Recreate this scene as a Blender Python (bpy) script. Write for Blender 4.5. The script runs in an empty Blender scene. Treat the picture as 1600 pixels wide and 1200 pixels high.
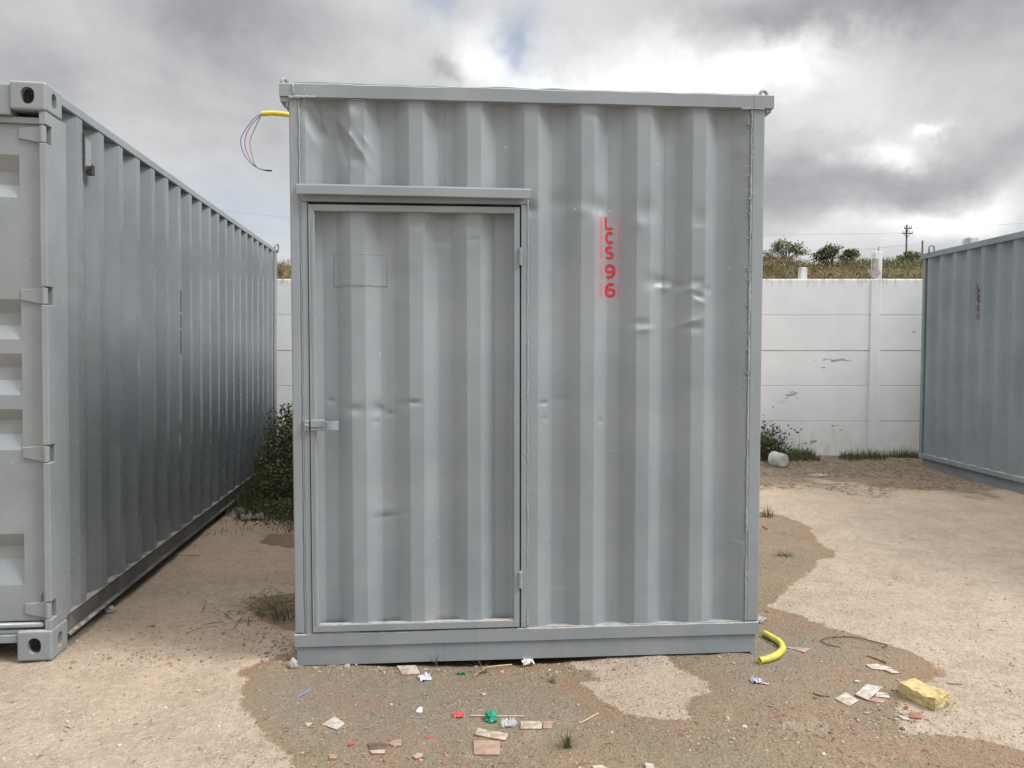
import bpy, bmesh, math, random
import numpy as np
from mathutils import Vector, Matrix, noise as mn
R = math.radians
random.seed(7); rng = np.random.default_rng(7)
scene = bpy.context.scene
col = scene.collection

# ------------------------------------------------------------------ camera
FPX = 1200.0; PITCH = math.atan(51/1200); H = 1.52
cd = bpy.data.cameras.new('camera'); cam = bpy.data.objects.new('camera', cd); col.objects.link(cam)
cam.location = (0, 0, H); cam.rotation_euler = (R(90)-PITCH, 0, 0)
cd.sensor_fit = 'HORIZONTAL'; cd.sensor_width = 36; cd.lens = 36*FPX/1600
cd.clip_start = 0.05; cd.clip_end = 3000
scene.camera = cam
scene.render.resolution_x = 1024; scene.render.resolution_y = 768

def ray(px, py):
    a = (px-800)/FPX; b = (600-py)/FPX
    return (a, math.cos(PITCH)+b*math.sin(PITCH), -math.sin(PITCH)+b*math.cos(PITCH))
def G(px, py, z=0.0):
    r = ray(px, py); t = (z-H)/r[2]
    return (r[0]*t, r[1]*t)
def atY(px, py, Y):
    r = ray(px, py); t = Y/r[1]
    return (r[0]*t, Y, H+r[2]*t)

# ------------------------------------------------------------------ light
SUN_AZ, SUN_EL = 106.0, 46.0
SKY_STRENGTH = 0.1
SKY_GAIN = 1.0
sl = bpy.data.lights.new('sun', 'SUN'); so = bpy.data.objects.new('sun', sl); col.objects.link(so)
sl.energy = 3.2; sl.angle = R(18); sl.color = (1.0, 0.985, 0.955)
sd = Vector((math.sin(R(SUN_AZ))*math.cos(R(SUN_EL)), math.cos(R(SUN_AZ))*math.cos(R(SUN_EL)), math.sin(R(SUN_EL))))
so.rotation_euler = sd.to_track_quat('Z', 'Y').to_euler()
vs = scene.view_settings
vs.view_transform = 'Standard'; vs.look = 'None'; vs.gamma = 1; vs.exposure = 0.0; vs.use_curve_mapping = False

# ------------------------------------------------------------------ node helper
class NT:
    def __init__(s, tree): s.t = tree; s.n = tree.nodes; s.l = tree.links
    def new(s, kind, **kw):
        nd = s.n.new(kind)
        for k, v in kw.items(): setattr(nd, k, v)
        return nd
    def put(s, sock, v):
        if v is None: return
        if isinstance(v, bpy.types.NodeSocket): s.l.new(v, sock)
        elif isinstance(v, (tuple, list)) and len(v) == 3 and sock.type == 'RGBA': sock.default_value = (*v, 1)
        else: sock.default_value = v
    def m(s, op, a, b=None, c=None, clamp=False):
        nd = s.new('ShaderNodeMath', operation=op); nd.use_clamp = clamp
        s.put(nd.inputs[0], a); s.put(nd.inputs[1], b); s.put(nd.inputs[2], c)
        return nd.outputs[0]
    def v(s, op, a, b=None, scale=None):
        nd = s.new('ShaderNodeVectorMath', operation=op)
        s.put(nd.inputs[0], a); s.put(nd.inputs[1], b)
        if scale is not None: s.put(nd.inputs['Scale'], scale)
        return nd.outputs['Value'] if op in ('DOT_PRODUCT', 'LENGTH', 'DISTANCE') else nd.outputs[0]
    def noise(s, vec, scale, detail=4, rough=0.5, color=False, dist=0.0):
        nd = s.new('ShaderNodeTexNoise'); s.put(nd.inputs['Vector'], vec)
        nd.inputs['Scale'].default_value = scale; nd.inputs['Detail'].default_value = detail
        nd.inputs['Roughness'].default_value = rough; nd.inputs['Distortion'].default_value = dist
        return nd.outputs['Color' if color else 'Fac']
    def vor(s, vec, scale, out='Distance', feature='F1'):
        nd = s.new('ShaderNodeTexVoronoi', feature=feature); s.put(nd.inputs['Vector'], vec)
        nd.inputs['Scale'].default_value = scale
        return nd.outputs[out]
    def mr(s, val, a, b, c=0.0, d=1.0, smooth=True):
        nd = s.new('ShaderNodeMapRange'); nd.interpolation_type = 'SMOOTHSTEP' if smooth else 'LINEAR'
        s.put(nd.inputs[0], val)
        for i, x in enumerate((a, b, c, d)): nd.inputs[i+1].default_value = x
        return nd.outputs[0]
    def mix(s, fac, a, b, mode='MIX'):
        nd = s.new('ShaderNodeMix', data_type='RGBA', blend_type=mode); nd.clamp_factor = True
        s.put(nd.inputs[0], fac); s.put(nd.inputs[6], a); s.put(nd.inputs[7], b)
        return nd.outputs[2]
    def comb(s, x, y, z):
        nd = s.new('ShaderNodeCombineXYZ'); s.put(nd.inputs[0], x); s.put(nd.inputs[1], y); s.put(nd.inputs[2], z)
        return nd.outputs[0]
    def sep(s, vec):
        nd = s.new('ShaderNodeSeparateXYZ'); s.put(nd.inputs[0], vec); return nd.outputs
    def attr(s, name, out='Fac'):
        nd = s.new('ShaderNodeAttribute'); nd.attribute_name = name; return nd.outputs[out]
    def bump(s, h, strength, dist, normal=None):
        nd = s.new('ShaderNodeBump'); nd.inputs['Strength'].default_value = strength
        nd.inputs['Distance'].default_value = dist; s.put(nd.inputs['Height'], h)
        if normal is not None: s.put(nd.inputs['Normal'], normal)
        return nd.outputs[0]

# ------------------------------------------------------------------ world: Nishita sky behind a broken cloud deck
world = bpy.data.worlds.new('World'); scene.world = world; world.use_nodes = True
w = NT(world.node_tree); w.n.clear()
sky = w.new('ShaderNodeTexSky', sky_type='NISHITA'); sky.sun_disc = False
sky.sun_elevation = R(SUN_EL); sky.sun_rotation = R(SUN_AZ); sky.altitude = 50
tc = w.new('ShaderNodeTexCoord'); d0 = w.v('NORMALIZE', tc.outputs['Generated'])
sx, sy, sz = w.sep(d0)
den = w.m('ADD', w.m('MAXIMUM', sz, 0.0), 0.16)
plane = w.comb(w.m('DIVIDE', sx, den), w.m('DIVIDE', sy, den), 0.0)
wn = w.noise(d0, 4.5, 7, 0.62, True)
warp = w.v('MULTIPLY', w.v('SUBTRACT', wn, (0.5, 0.5, 0.5)), (0.22, 0.10, 0.16))
dw = w.v('ADD', d0, warp)
n1 = w.noise(plane, 1.05, 8, 0.58, dist=0.35)
n2 = w.noise(plane, 0.42, 4, 0.5)
n3 = w.noise(dw, 6.5, 8, 0.6)
val = w.m('ADD', 0.645, w.m('MULTIPLY', w.m('SUBTRACT', n1, 0.5), 0.60))
val = w.m('ADD', val, w.m('MULTIPLY', w.m('SUBTRACT', n2, 0.5), 0.30))
val = w.m('ADD', val, w.m('MULTIPLY', w.m('SUBTRACT', n3, 0.5), 0.29))
val = w.m('ADD', val, w.mr(sz, 0.36, 1.0, 0.0, 2.0))
val = w.m('ADD', val, w.mr(sz, 0.0, 0.14, 0.10, 0.0))
def patch(px, py, rx, rz):
    c = Vector(ray(px, py)).normalized()
    q = w.v('MULTIPLY', w.v('SUBTRACT', dw, tuple(c)), (1/rx, 1/0.5, 1/rz))
    return w.m('EXPONENT', w.m('MULTIPLY', w.v('DOT_PRODUCT', q, q), -1.0))
for px, py, rx, rz, a in [
        (770, 95, .055, .045, .42), (870, 115, .05, .025, .26), (1040, 85, .09, .04, .33),
        (1225, 95, .07, .035, .48), (1120, 120, .10, .03, .22), (960, 130, .08, .02, .16), (1385, 232, .035, .017, .50),
        (1465, 183, .022, .008, .40), (1440, 350, .07, .020, .42), (1560, 330, .06, .03, .20), (1350, 170, .06, .03, .15),
         (420, 350, .10, .05, .12),
        (330, 20, .10, .05, -.20), (10, 110, .05, .05, -.12), (690, 128, .025, .012, -.25), (1360, 25, .18, .035, -.22),
        (1150, 20, .12, .03, -.16), (560, 60, .06, .03, -.05), (1290, 290, .12, .045, -.20), (1520, 270, .12, .04, -.17), (360, 200, .07, .03, -.08),
        (1330, 220, .035, .02, -.06)]:
    val = w.m('ADD', val, w.m('MULTIPLY', patch(px, py, rx, rz), a))
val = w.m('MAXIMUM', val, 0.28)
val = w.m('MINIMUM', val, 2.4)
tint = w.mix(w.mr(val, 0.3, 0.9), (0.94, 0.965, 1.0), (0.985, 0.99, 1.0))
cloud = w.v('SCALE', tint, scale=w.m('MULTIPLY', val, 1.0/SKY_STRENGTH))
hole = w.m('ADD', w.m('MULTIPLY', patch(812, 55, .028, .035), .75), w.m('MULTIPLY', patch(400, 330, .09, .045), .42))
hole = w.m('ADD', hole, w.m('MULTIPLY', patch(665, 5, .03, .02), .6))
hole = w.m('ADD', hole, w.m('MULTIPLY', w.mr(n1, 0.66, 0.78), .35))
skyc = w.v('SCALE', sky.outputs[0], scale=1.0)
skyb = w.mix(0.55, skyc, (4.5, 5.5, 7.2))
final = w.mix(hole, cloud, skyb)
final = w.v('SCALE', final, scale=SKY_GAIN)
bg = w.new('ShaderNodeBackground'); w.put(bg.inputs[0], final); bg.inputs[1].default_value = SKY_STRENGTH
wo = w.new('ShaderNodeOutputWorld'); w.l.new(bg.outputs[0], wo.inputs[0])

# ------------------------------------------------------------------ mesh helpers
class MB:
    def __init__(s): s.v = []; s.f = []; s.mi = []; s.c = []
    def add(s, vs_, fs_, mi=0, c=None):
        o = len(s.v); s.v += [tuple(x) for x in vs_]
        for f in fs_: s.f.append([o+i for i in f]); s.mi.append(mi)
        if c is not None: s.c += [c]*len(vs_)
    def box(s, x0, x1, y0, y1, z0, z1, mi=0):
        vs_ = [(x, y, z) for z in (z0, z1) for x, y in ((x0, y0), (x1, y0), (x1, y1), (x0, y1))]
        s.add(vs_, [(3, 2, 1, 0), (4, 5, 6, 7), (0, 1, 5, 4), (1, 2, 6, 5), (2, 3, 7, 6), (3, 0, 4, 7)], mi)
    def tube(s, pts, r, n=8, mi=0, caps=True, c=None):
        pts = [Vector(p) for p in pts]; L = len(pts); rs = r if isinstance(r, (list, tuple)) else [r]*L
        vs_ = []; up = None
        for i, p in enumerate(pts):
            t = (pts[min(i+1, L-1)]-pts[max(i-1, 0)]).normalized()
            if up is None: up = t.orthogonal().normalized()
            up = (up-t*up.dot(t)).normalized(); b = t.cross(up)
            for k in range(n):
                a = 2*math.pi*k/n; vs_.append(p+(up*math.cos(a)+b*math.sin(a))*rs[i])
        fs_ = [(i*n+k, i*n+(k+1) % n, (i+1)*n+(k+1) % n, (i+1)*n+k) for i in range(L-1) for k in range(n)]
        if caps: fs_ += [tuple(range(n))[::-1], tuple((L-1)*n+k for k in range(n))]
        s.add(vs_, fs_, mi, c)
    def prism(s, poly, z0, z1, mi_top=0, mi_side=0):
        n = len(poly); a = sum(poly[i][0]*poly[(i+1) % n][1]-poly[(i+1) % n][0]*poly[i][1] for i in range(n))
        if a < 0: poly = poly[::-1]
        zz0 = z0 if isinstance(z0, (list, tuple)) else [z0]*n; zz1 = z1 if isinstance(z1, (list, tuple)) else [z1]*n
        vs_ = [(x, y, zz0[i]) for i, (x, y) in enumerate(poly)]+[(x, y, zz1[i]) for i, (x, y) in enumerate(poly)]
        o = len(s.v); s.v += vs_
        s.f.append([o+n+i for i in range(n)]); s.mi.append(mi_top)
        s.f.append([o+i for i in range(n)][::-1]); s.mi.append(mi_side)
        for i in range(n):
            j = (i+1) % n; s.f.append([o+i, o+j, o+n+j, o+n+i]); s.mi.append(mi_side)
    def build(s, name, mats, parent=None, smooth=False, bevel=0, loc=None, seg=2):
        me = bpy.data.meshes.new(name); me.from_pydata(s.v, [], s.f)
        mats = mats if isinstance(mats, (list, tuple)) else [mats]
        for m_ in mats: me.materials.append(m_)
        if len(mats) > 1: me.polygons.foreach_set('material_index', s.mi)
        if s.c and len(s.c) == len(s.v):
            ca = me.color_attributes.new('col', 'FLOAT_COLOR', 'POINT')
            ca.data.foreach_set('color', np.array([(*c, 1) for c in s.c], dtype=np.float32).ravel())
        me.polygons.foreach_set('use_smooth', [bool(smooth)]*len(me.polygons)); me.update()
        return link(me, name, parent, bevel, loc, seg)
def link(me, name, parent=None, bevel=0, loc=None, seg=2):
    o = bpy.data.objects.new(name, me); col.objects.link(o)
    if parent is not None: o.parent = parent
    if loc: o.location = loc
    if bevel:
        b = o.modifiers.new('bevel', 'BEVEL'); b.width = bevel; b.segments = seg; b.limit_method = 'ANGLE'; b.harden_normals = False
    return o
def tag(o, label=None, cat=None, group=None, kind=None):
    if label: o['label'] = label
    if cat: o['category'] = cat
    if group: o['group'] = group
    if kind: o['kind'] = kind
    return o
def empty(name, loc, rz=0):
    o = bpy.data.objects.new(name, None); col.objects.link(o); o.location = loc; o.rotation_euler = (0, 0, rz)
    o.empty_display_size = 0.2; return o
def smoothstep(a, b, x):
    t = np.clip((x-a)/(b-a), 0, 1); return t*t*(3-2*t)
def np_mesh(name, V, F, mats, parent=None, smooth=True, attrs=None, colors=None):
    me = bpy.data.meshes.new(name); V = np.asarray(V, dtype=np.float32); F = np.asarray(F, dtype=np.int32)
    me.vertices.add(len(V)); me.vertices.foreach_set('co', V.ravel())
    k = F.shape[1]; me.loops.add(F.size); me.loops.foreach_set('vertex_index', F.ravel())
    me.polygons.add(len(F)); me.polygons.foreach_set('loop_start', np.arange(0, F.size, k, dtype=np.int32))
    me.polygons.foreach_set('loop_total', np.full(len(F), k, dtype=np.int32))
    me.update(calc_edges=True); me.polygons.foreach_set('use_smooth', [smooth]*len(F))
    for m_ in (mats if isinstance(mats, (list, tuple)) else [mats]): me.materials.append(m_)
    for n_, a in (attrs or {}).items():
        at = me.attributes.new(n_, 'FLOAT', 'POINT'); at.data.foreach_set('value', np.asarray(a, dtype=np.float32).ravel())
    if colors is not None:
        ca = me.color_attributes.new('col', 'FLOAT_COLOR', 'POINT')
        c4 = np.ones((len(V), 4), dtype=np.float32); c4[:, :3] = colors; ca.data.foreach_set('color', c4.ravel())
    me.validate(); return link(me, name, parent)
def vnoise(x, y, seed=0):
    """smooth value noise on arrays"""
    x = np.asarray(x, float); y = np.asarray(y, float)
    xi = np.floor(x).astype(np.int64); yi = np.floor(y).astype(np.int64); fx = x-xi; fy = y-yi
    fx = fx*fx*(3-2*fx); fy = fy*fy*(3-2*fy)
    def h(a, b):
        n = (a*374761393+b*668265263+seed*974634777) & 0xffffffff
        n = ((n ^ (n >> 13))*1274126177) & 0xffffffff
        return ((n ^ (n >> 16)) & 0xffff)/65535.0*2-1
    return (h(xi, yi)*(1-fx)+h(xi+1, yi)*fx)*(1-fy)+(h(xi, yi+1)*(1-fx)+h(xi+1, yi+1)*fx)*fy
def fbm(x, y, oct=4, seed=0):
    s = 0; a = 1; f = 1
    for i in range(oct): s = s+a*vnoise(x*f, y*f, seed+i*17); a *= .5; f *= 2.03
    return s

# ------------------------------------------------------------------ materials
def pmat(name):
    m_ = bpy.data.materials.new(name); m_.use_nodes = True; t = NT(m_.node_tree)
    return m_, t, m_.node_tree.nodes['Principled BSDF']
def simple(name, c, rough=0.7, var=0.15, scale=20, bump=0.0, bscale=60, spec=0.5, metal=0.0, c2=None):
    m_, t, b = pmat(name); tcn = t.new('ShaderNodeTexCoord').outputs['Object']
    n = t.noise(tcn, scale, 5, 0.6)
    c2 = c2 or tuple(x*(1-2*var) for x in c)
    t.put(b.inputs['Base Color'], t.mix(t.mr(n, .35, .68), c2, c))
    b.inputs['Roughness'].default_value = rough; b.inputs['Metallic'].default_value = metal
    b.inputs['Specular IOR Level'].default_value = spec
    if bump: t.put(b.inputs['Normal'], t.bump(t.noise(tcn, bscale, 4, .6), bump, 0.01))
    return m_
def paint(name, c, dark=0.82, rough=0.42, overspray=None, chips=0.745, extra_bump=0.0):
    m_, t, b = pmat(name); tx = t.new('ShaderNodeTexCoord'); P = tx.outputs['Object']
    geo = t.new('ShaderNodeNewGeometry')
    n = t.noise(P, 1.6, 5, .6); st = t.noise(t.v('MULTIPLY', P, (9, 9, .7)), 1.0, 4, .6)
    base = t.mix(t.mr(n, .3, .7), tuple(x*dark for x in c), c)
    warm = t.mix(t.mr(t.noise(P, 3.1, 3, .5), .35, .7), (1, 1, 1), (1.035, 1.0, .975))
    base = t.mix(1.0, base, warm, 'MULTIPLY')
    base = t.mix(t.m('MULTIPLY', t.mr(st, .5, .8), .16), base, tuple(x*1.16 for x in c))
    runs = t.noise(t.v('MULTIPLY', P, (26, 26, .9)), 1.0, 3, .5)
    rmask = t.mr(t.noise(P, 1.9, 3, .6), .45, .65)
    base = t.mix(t.m('MULTIPLY', t.m('MULTIPLY', t.mr(runs, .60, .70), rmask), .30), base, tuple(x*.66 for x in c))
    scr = t.noise(t.v('MULTIPLY', t.v('ADD', P, (3.3, 0, 1.7)), (10, 10, 70)), 1.0, 3, .6)
    base = t.mix(t.m('MULTIPLY', t.m('MULTIPLY', t.mr(scr, .70, .73), t.mr(t.noise(P, 3.7, 2, .5), .52, .6)), .55), base, tuple(min(1, x*1.7) for x in c))
    rust = t.m('MULTIPLY', t.mr(t.noise(P, 17, 5, .7), .66, .72), t.mr(t.sep(P)[2], .28, .02))
    base = t.mix(t.m('MULTIPLY', rust, .55), base, (.20, .11, .06))
    # settled sandy dust on upward ledges
    nz = t.sep(geo.outputs['Normal'])[2]
    dustn = t.mr(t.noise(P, 14, 4, .6), .3, .6)
    base = t.mix(t.m('MULTIPLY', t.m('MULTIPLY', t.mr(nz, .55, .95), dustn), .75), base, (.52, .46, .39))
    # dirt splashes near the bottom
    pz = t.sep(P)[2]
    low = t.m('MULTIPLY', t.mr(pz, .55, .0, 0, 1), t.mr(t.noise(P, 7, 5, .7), .45, .75))
    base = t.mix(t.m('MULTIPLY', low, .30), base, (.40, .35, .29))
    # tiny chips and spatters
    sp = t.noise(P, 42, 3, .55)
    big = t.mr(t.noise(P, 2.3, 3, .6), .50, .66)
    base = t.mix(t.m('MULTIPLY', t.mr(sp, chips, chips+.02), big), base, (.11, .09, .075))
    ws = t.noise(t.v('ADD', P, (7.3, 2.1, 4.4)), 36, 2, .5)
    base = t.mix(t.m('MULTIPLY', t.mr(ws, .785, .80), .7), base, (.66, .66, .65))
    if overspray:
        X, Y, Z = t.sep(P)
        tot = None
        for (x0, sxx, z0, z1, a) in overspray:
            q = t.m('DIVIDE', t.m('SUBTRACT', X, x0), sxx)
            g = t.m('EXPONENT', t.m('MULTIPLY', t.m('MULTIPLY', q, q), -1.0))
            e = .02 if sxx > .02 else .004
            zz = t.m('MULTIPLY', t.mr(Z, z0-e, z0+e), t.mr(Z, z1+e, z1-e))
            k = t.m('MULTIPLY', t.m('MULTIPLY', g, zz), a)
            tot = k if tot is None else t.m('ADD', tot, k)
        tot = t.m('MULTIPLY', tot, t.mr(t.noise(P, 60, 4, .6), .2, .6, .55, 1.1))
        base = t.mix(t.m('MINIMUM', tot, .95), base, (.55, .045, .06))
    t.put(b.inputs['Base Color'], base)
    rn = t.mr(t.noise(P, 6, 5, .65), .3, .7, rough-.06, rough+.12)
    t.put(b.inputs['Roughness'], rn); b.inputs['Specular IOR Level'].default_value = .5
    bm_ = t.bump(t.noise(P, 220, 3, .6), .05+extra_bump, .002)
    bm_ = t.bump(t.noise(P, 9, 3, .5), .10, .01, bm_)
    t.put(b.inputs['Normal'], bm_)
    return m_
GREY = (.255, .292, .320)
M = {}
M['paint'] = paint('grey_gloss_paint', GREY)
M['paint_left'] = paint('grey_satin_paint', (.262, .293, .312), rough=.28)
M['paint_side_shade'] = paint('glossy_grey_paint_with_shade', (.212, .237, .254), rough=.22)  # left container's paint darkened, shade of the gap put into the colour
M['weld'] = paint('glossy_weld_paint_with_glint', (.34, .37, .39), rough=.16)  # container paint lightened so the glint of the beads is in the colour
M['rail_shade_dirt'] = paint('dull_rail_paint_shade_dirt', (.10, .105, .108), rough=.6)  # container paint darkened for both recess shade and dirt on the rail
M['paint_right'] = paint('blue_grey_paint', (.222, .262, .288), rough=.5, chips=.72)
M['dark'] = simple('unlit_steel', (.05, .05, .05), .8)
M['red'] = simple('red_stencil_paint', (.56, .02, .035), .5, .12, 30)
M['darkred'] = simple('dark_red_stencil_paint', (.15, .045, .06), .6, .2, 30)
M['yellow'] = simple('yellow_conduit_plastic', (.80, .62, .015), .4, .08, 25)
M['yellowhose'] = simple('yellow_hose_plastic', (.66, .60, .05), .5, .18, 22, c2=(.44, .40, .09), bump=.3, bscale=50)
M['blue'] = simple('blue_insulation', (.05, .18, .5), .5); M['wred'] = simple('red_insulation', (.55, .03, .08), .5)
M['green'] = simple('green_insulation', (.03, .25, .16), .5); M['black'] = simple('black_tape', (.02, .02, .02), .6)
M['tile'] = simple('off_white_glaze', (.50, .45, .38), .45, .12, 34, c2=(.30, .235, .17))
M['tilegrey'] = simple('grey_white_glaze', (.52, .50, .46), .4, .1, 40, c2=(.34, .30, .25))
M['tilepink'] = simple('pinkish_tile_body', (.38, .26, .19), .8, .15, 25)
M['terra'] = simple('terracotta_body', (.36, .17, .10), .85, .2, 30)
M['brown'] = simple('brown_shard', (.16, .10, .065), .85, .2, 30)
M['paper'] = simple('white_paper', (.55, .56, .63), .8, .06, 30)
M['white'] = simple('white_scrap', (.75, .75, .73), .6, .08, 30)
M['gp'] = simple('green_plastic', (.01, .33, .19), .4, .2, 40); M['rp'] = simple('red_plastic', (.6, .07, .08), .45, .15, 50)
M['bp'] = simple('blue_plastic', (.22, .30, .50), .4, .1, 30)
M['bamboo'] = simple('pale_bamboo', (.62, .52, .28), .6, .1, 30)
M['wood'] = simple('weathered_twig', (.13, .09, .06), .85, .2, 30)
M['wire'] = simple('rusty_wire', (.06, .045, .04), .7)
M['pole'] = simple('weathered_timber', (.08, .07, .065), .9)
M['conc'] = simple('bare_concrete', (.42, .40, .36), .9, .15, 14, .3, 40)

def vcol(name, rough=.8, sss=False, spec=.3):
    m_, t, b = pmat(name); t.put(b.inputs['Base Color'], t.attr('col', 'Color'))
    b.inputs['Roughness'].default_value = rough; b.inputs['Specular IOR Level'].default_value = spec
    return m_
M['leaf'] = vcol('leaves', .6); M['stone'] = vcol('stones', .9, spec=.2)

# white precast wall
m_, t, b = pmat('whitewashed_concrete'); geo = t.new('ShaderNodeNewGeometry'); P = geo.outputs['Position']
base = t.mix(t.mr(t.noise(P, 1.2, 5, .6), .3, .7), (.69, .695, .70), (.765, .77, .775))
X, Y, Z = t.sep(P)
def gmask(x0, z0, rx, rz):
    q = t.comb(t.m('DIVIDE', t.m('SUBTRACT', X, x0), rx), 0.0, t.m('DIVIDE', t.m('SUBTRACT', Z, z0), rz))
    return t.m('EXPONENT', t.m('MULTIPLY', t.v('DOT_PRODUCT', q, q), -1.0))
pk = None
for px, py, rx, rz, a in [(1310, 563, .26, .035, .9), (1285, 575, .08, .03, .5), (1240, 617, .14, .06, .75), (1222, 628, .10, .10, .55), (1430, 525, .12, .10, .55),
                          (1200, 513, .10, .05, .5), (1410, 500, .2, .05, .4), (1300, 670, .25, .08, .55), (1268, 690, .1, .03, .6), (1243, 690, .3, .06, .35), (1430, 565, .08, .1, .45)]:
    p3 = atY(px, py, 10.86); g = t.m('MULTIPLY', gmask(p3[0], p3[2], rx, rz), a); pk = g if pk is None else t.m('ADD', pk, g)
nn = t.noise(t.v('MULTIPLY', P, (8, 1, 22)), 1.0, 5, .65)
peel = t.mr(t.m('ADD', nn, t.m('MULTIPLY', pk, .31)), .71, .74)
base = t.mix(peel, base, (.33, .34, .36))
topm = t.m('MULTIPLY', t.mr(Z, 2.40, 2.54), t.mr(t.noise(t.v('MULTIPLY', P, (16, 1, 3)), 1, 4, .65), .42, .72))
base = t.mix(t.m('MULTIPLY', topm, .75), base, (.17, .16, .14))
lowm = t.m('MULTIPLY', t.mr(Z, .55, .05), t.mr(t.noise(t.v('MULTIPLY', P, (9, 1, 4)), 1, 5, .65), .38, .75))
base = t.mix(t.m('MULTIPLY', lowm, .45), base, (.42, .37, .30))
t.put(b.inputs['Base Color'], base); b.inputs['Roughness'].default_value = .75
t.put(b.inputs['Normal'], t.bump(t.noise(P, 30, 5, .6), .15, .004)); M['wall'] = m_

# translucent plastic for the jug and cups
m_, t, b = pmat('milky_plastic'); tcn = t.new('ShaderNodeTexCoord').outputs['Object']
t.put(b.inputs['Base Color'], t.mix(t.mr(t.noise(tcn, 12, 4, .6), .35, .7), (.55, .56, .53), (.80, .82, .80)))
b.inputs['Roughness'].default_value = .3; b.inputs['Alpha'].default_value = .52; M['milky'] = m_
m_, t, b = pmat('clear_plastic'); b.inputs['Base Color'].default_value = (.8, .82, .82, 1); b.inputs['Roughness'].default_value = .2
b.inputs['Alpha'].default_value = .35; M['clear'] = m_

# foam block
m_, t, b = pmat('yellow_foam'); tcn = t.new('ShaderNodeTexCoord').outputs['Object']
z_ = t.sep(tcn)[2]; nf = t.noise(tcn, 38, 5, .65)
fc = t.mix(t.mr(nf, .35, .65), (.42, .31, .13), (.55, .45, .23))
fc = t.mix(t.m('MULTIPLY', t.mr(t.m('ADD', z_, t.m('MULTIPLY', nf, .05)), .05, .015), .8), fc, (.22, .16, .09))
t.put(b.inputs['Base Color'], fc); b.inputs['Roughness'].default_value = .95
t.put(b.inputs['Normal'], t.bump(t.noise(tcn, 120, 4, .7), .7, .006)); M['foam'] = m_

# ------------------------------------------------------------------ ground
def poly_px(l): return [G(*p) for p in l]
DAMP = poly_px([(371, 1052), (420, 1038), (462, 1022), (600, 900), (700, 797), (1187, 797), (1225, 803), (1264, 819), (1278, 844), (1303, 858), (1307, 869),
    (1280, 873), (1272, 888), (1245, 904), (1220, 927), (1205, 944), (1253, 960), (1287, 975), (1328, 987), (1378, 1002), (1420, 1012), (1453, 1029),
    (1474, 1046), (1472, 1056), (1437, 1071), (1412, 1092), (1397, 1110), (1412, 1137), (1453, 1144), (1516, 1148), (1557, 1156), (1600, 1169), (1800, 1210),
    (1900, 1500), (300, 1500), (440, 1230), (461, 1175), (430, 1160), (405, 1140), (395, 1120), (378, 1095), (385, 1065)])
PALE = poly_px([(905, 1062), (942, 1090), (965, 1103), (995, 1120), (1050, 1121), (1085, 1119), (1067, 1102), (1075, 1090), (1092, 1082), (1105, 1077), (1106, 1060),
    (1085, 1048), (1055, 1037), (1040, 1021), (950, 1010), (885, 1029), (915, 1042), (955, 1056)])
SPOT = poly_px([(383, 948), (400, 932), (425, 925), (475, 925), (480, 985), (445, 985), (425, 972), (405, 965)])
SPOT2 = poly_px([(405, 845), (420, 832), (470, 832), (470, 856), (440, 852), (420, 850)])
def sdf(poly, X, Y):
    d = np.full(X.shape, 1e9); ins = np.zeros(X.shape, bool); n = len(poly)
    for i in range(n):
        ax, ay = poly[i]; bx, by = poly[(i+1) % n]
        ex, ey = bx-ax, by-ay; wx, wy = X-ax, Y-ay
        tt = np.clip((wx*ex+wy*ey)/(ex*ex+ey*ey+1e-12), 0, 1)
        d = np.minimum(d, (wx-ex*tt)**2+(wy-ey*tt)**2)
        c = ((ay > Y) != (by > Y)) & (X < (bx-ax)*(Y-ay)/((by-ay) if abs(by-ay) > 1e-12 else 1e-12)+ax)
        ins ^= c
    return np.where(ins, 1, -1)*np.sqrt(d)
def wet_of(X, Y):
    s = np.minimum(sdf(DAMP, X, Y), -sdf(PALE, X, Y)); s = np.maximum(s, sdf(SPOT, X, Y)); return np.maximum(s, sdf(SPOT2, X, Y))
def gz(X, Y):
    X = np.asarray(X, float); Y = np.asarray(Y, float)
    z = .009*fbm(X*.9, Y*.9, 3, 3)+.005*fbm(X*5, Y*5, 3, 9)+.0028*fbm(X*16, Y*16, 2, 19)
    z = z+.05*smoothstep(9.2, 10.9, Y)
    u = (X+1.044)*math.cos(R(4.4))+(Y-3.657)*math.sin(R(4.4)); v = -(X+1.044)*math.sin(R(4.4))+(Y-3.657)*math.cos(R(4.4))
    z = z-.050*np.exp(-((u-1.0)/.50)**2-((v-.16)/.19)**2)+.014*np.exp(-((v-.0)/.12)**2)*((u > -.3) & (u < 2.5))*(1-np.exp(-((u-1.0)/.6)**2))*(.6+.8*fbm(X*4, Y*4, 2, 12))
    z = z+.035*np.exp(-((u+.12)/.20)**2-((v-.12)/.35)**2)      # earth heaped against the front-left corner
    z = z-.012
    return z*(1-smoothstep(14, 20, np.hypot(X, Y)))
def gz1(x, y): return float(gz(np.array([x]), np.array([y]))[0])
m_, t, b = pmat('sandy_soil'); geo = t.new('ShaderNodeNewGeometry'); P = geo.outputs['Position']
wet = t.attr('wet'); lit = t.attr('litter'); tan = t.attr('tan'); gry = t.attr('grey')
e1 = t.noise(P, 9, 6, .7); e2 = t.noise(P, 60, 4, .6)
wf = t.m('ADD', wet, t.m('ADD', t.m('MULTIPLY', t.m('SUBTRACT', e1, .5), .15), t.m('MULTIPLY', t.m('SUBTRACT', e2, .5), .05)))
wmask = t.mr(wf, -.008, .010); wband = t.mr(wf, .16, .0)
g1 = t.noise(P, 150, 3, .6); g2 = t.noise(P, 28, 5, .65); g3 = t.noise(P, 3.2, 5, .6); g4 = t.noise(P, 400, 2, .5)
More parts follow.
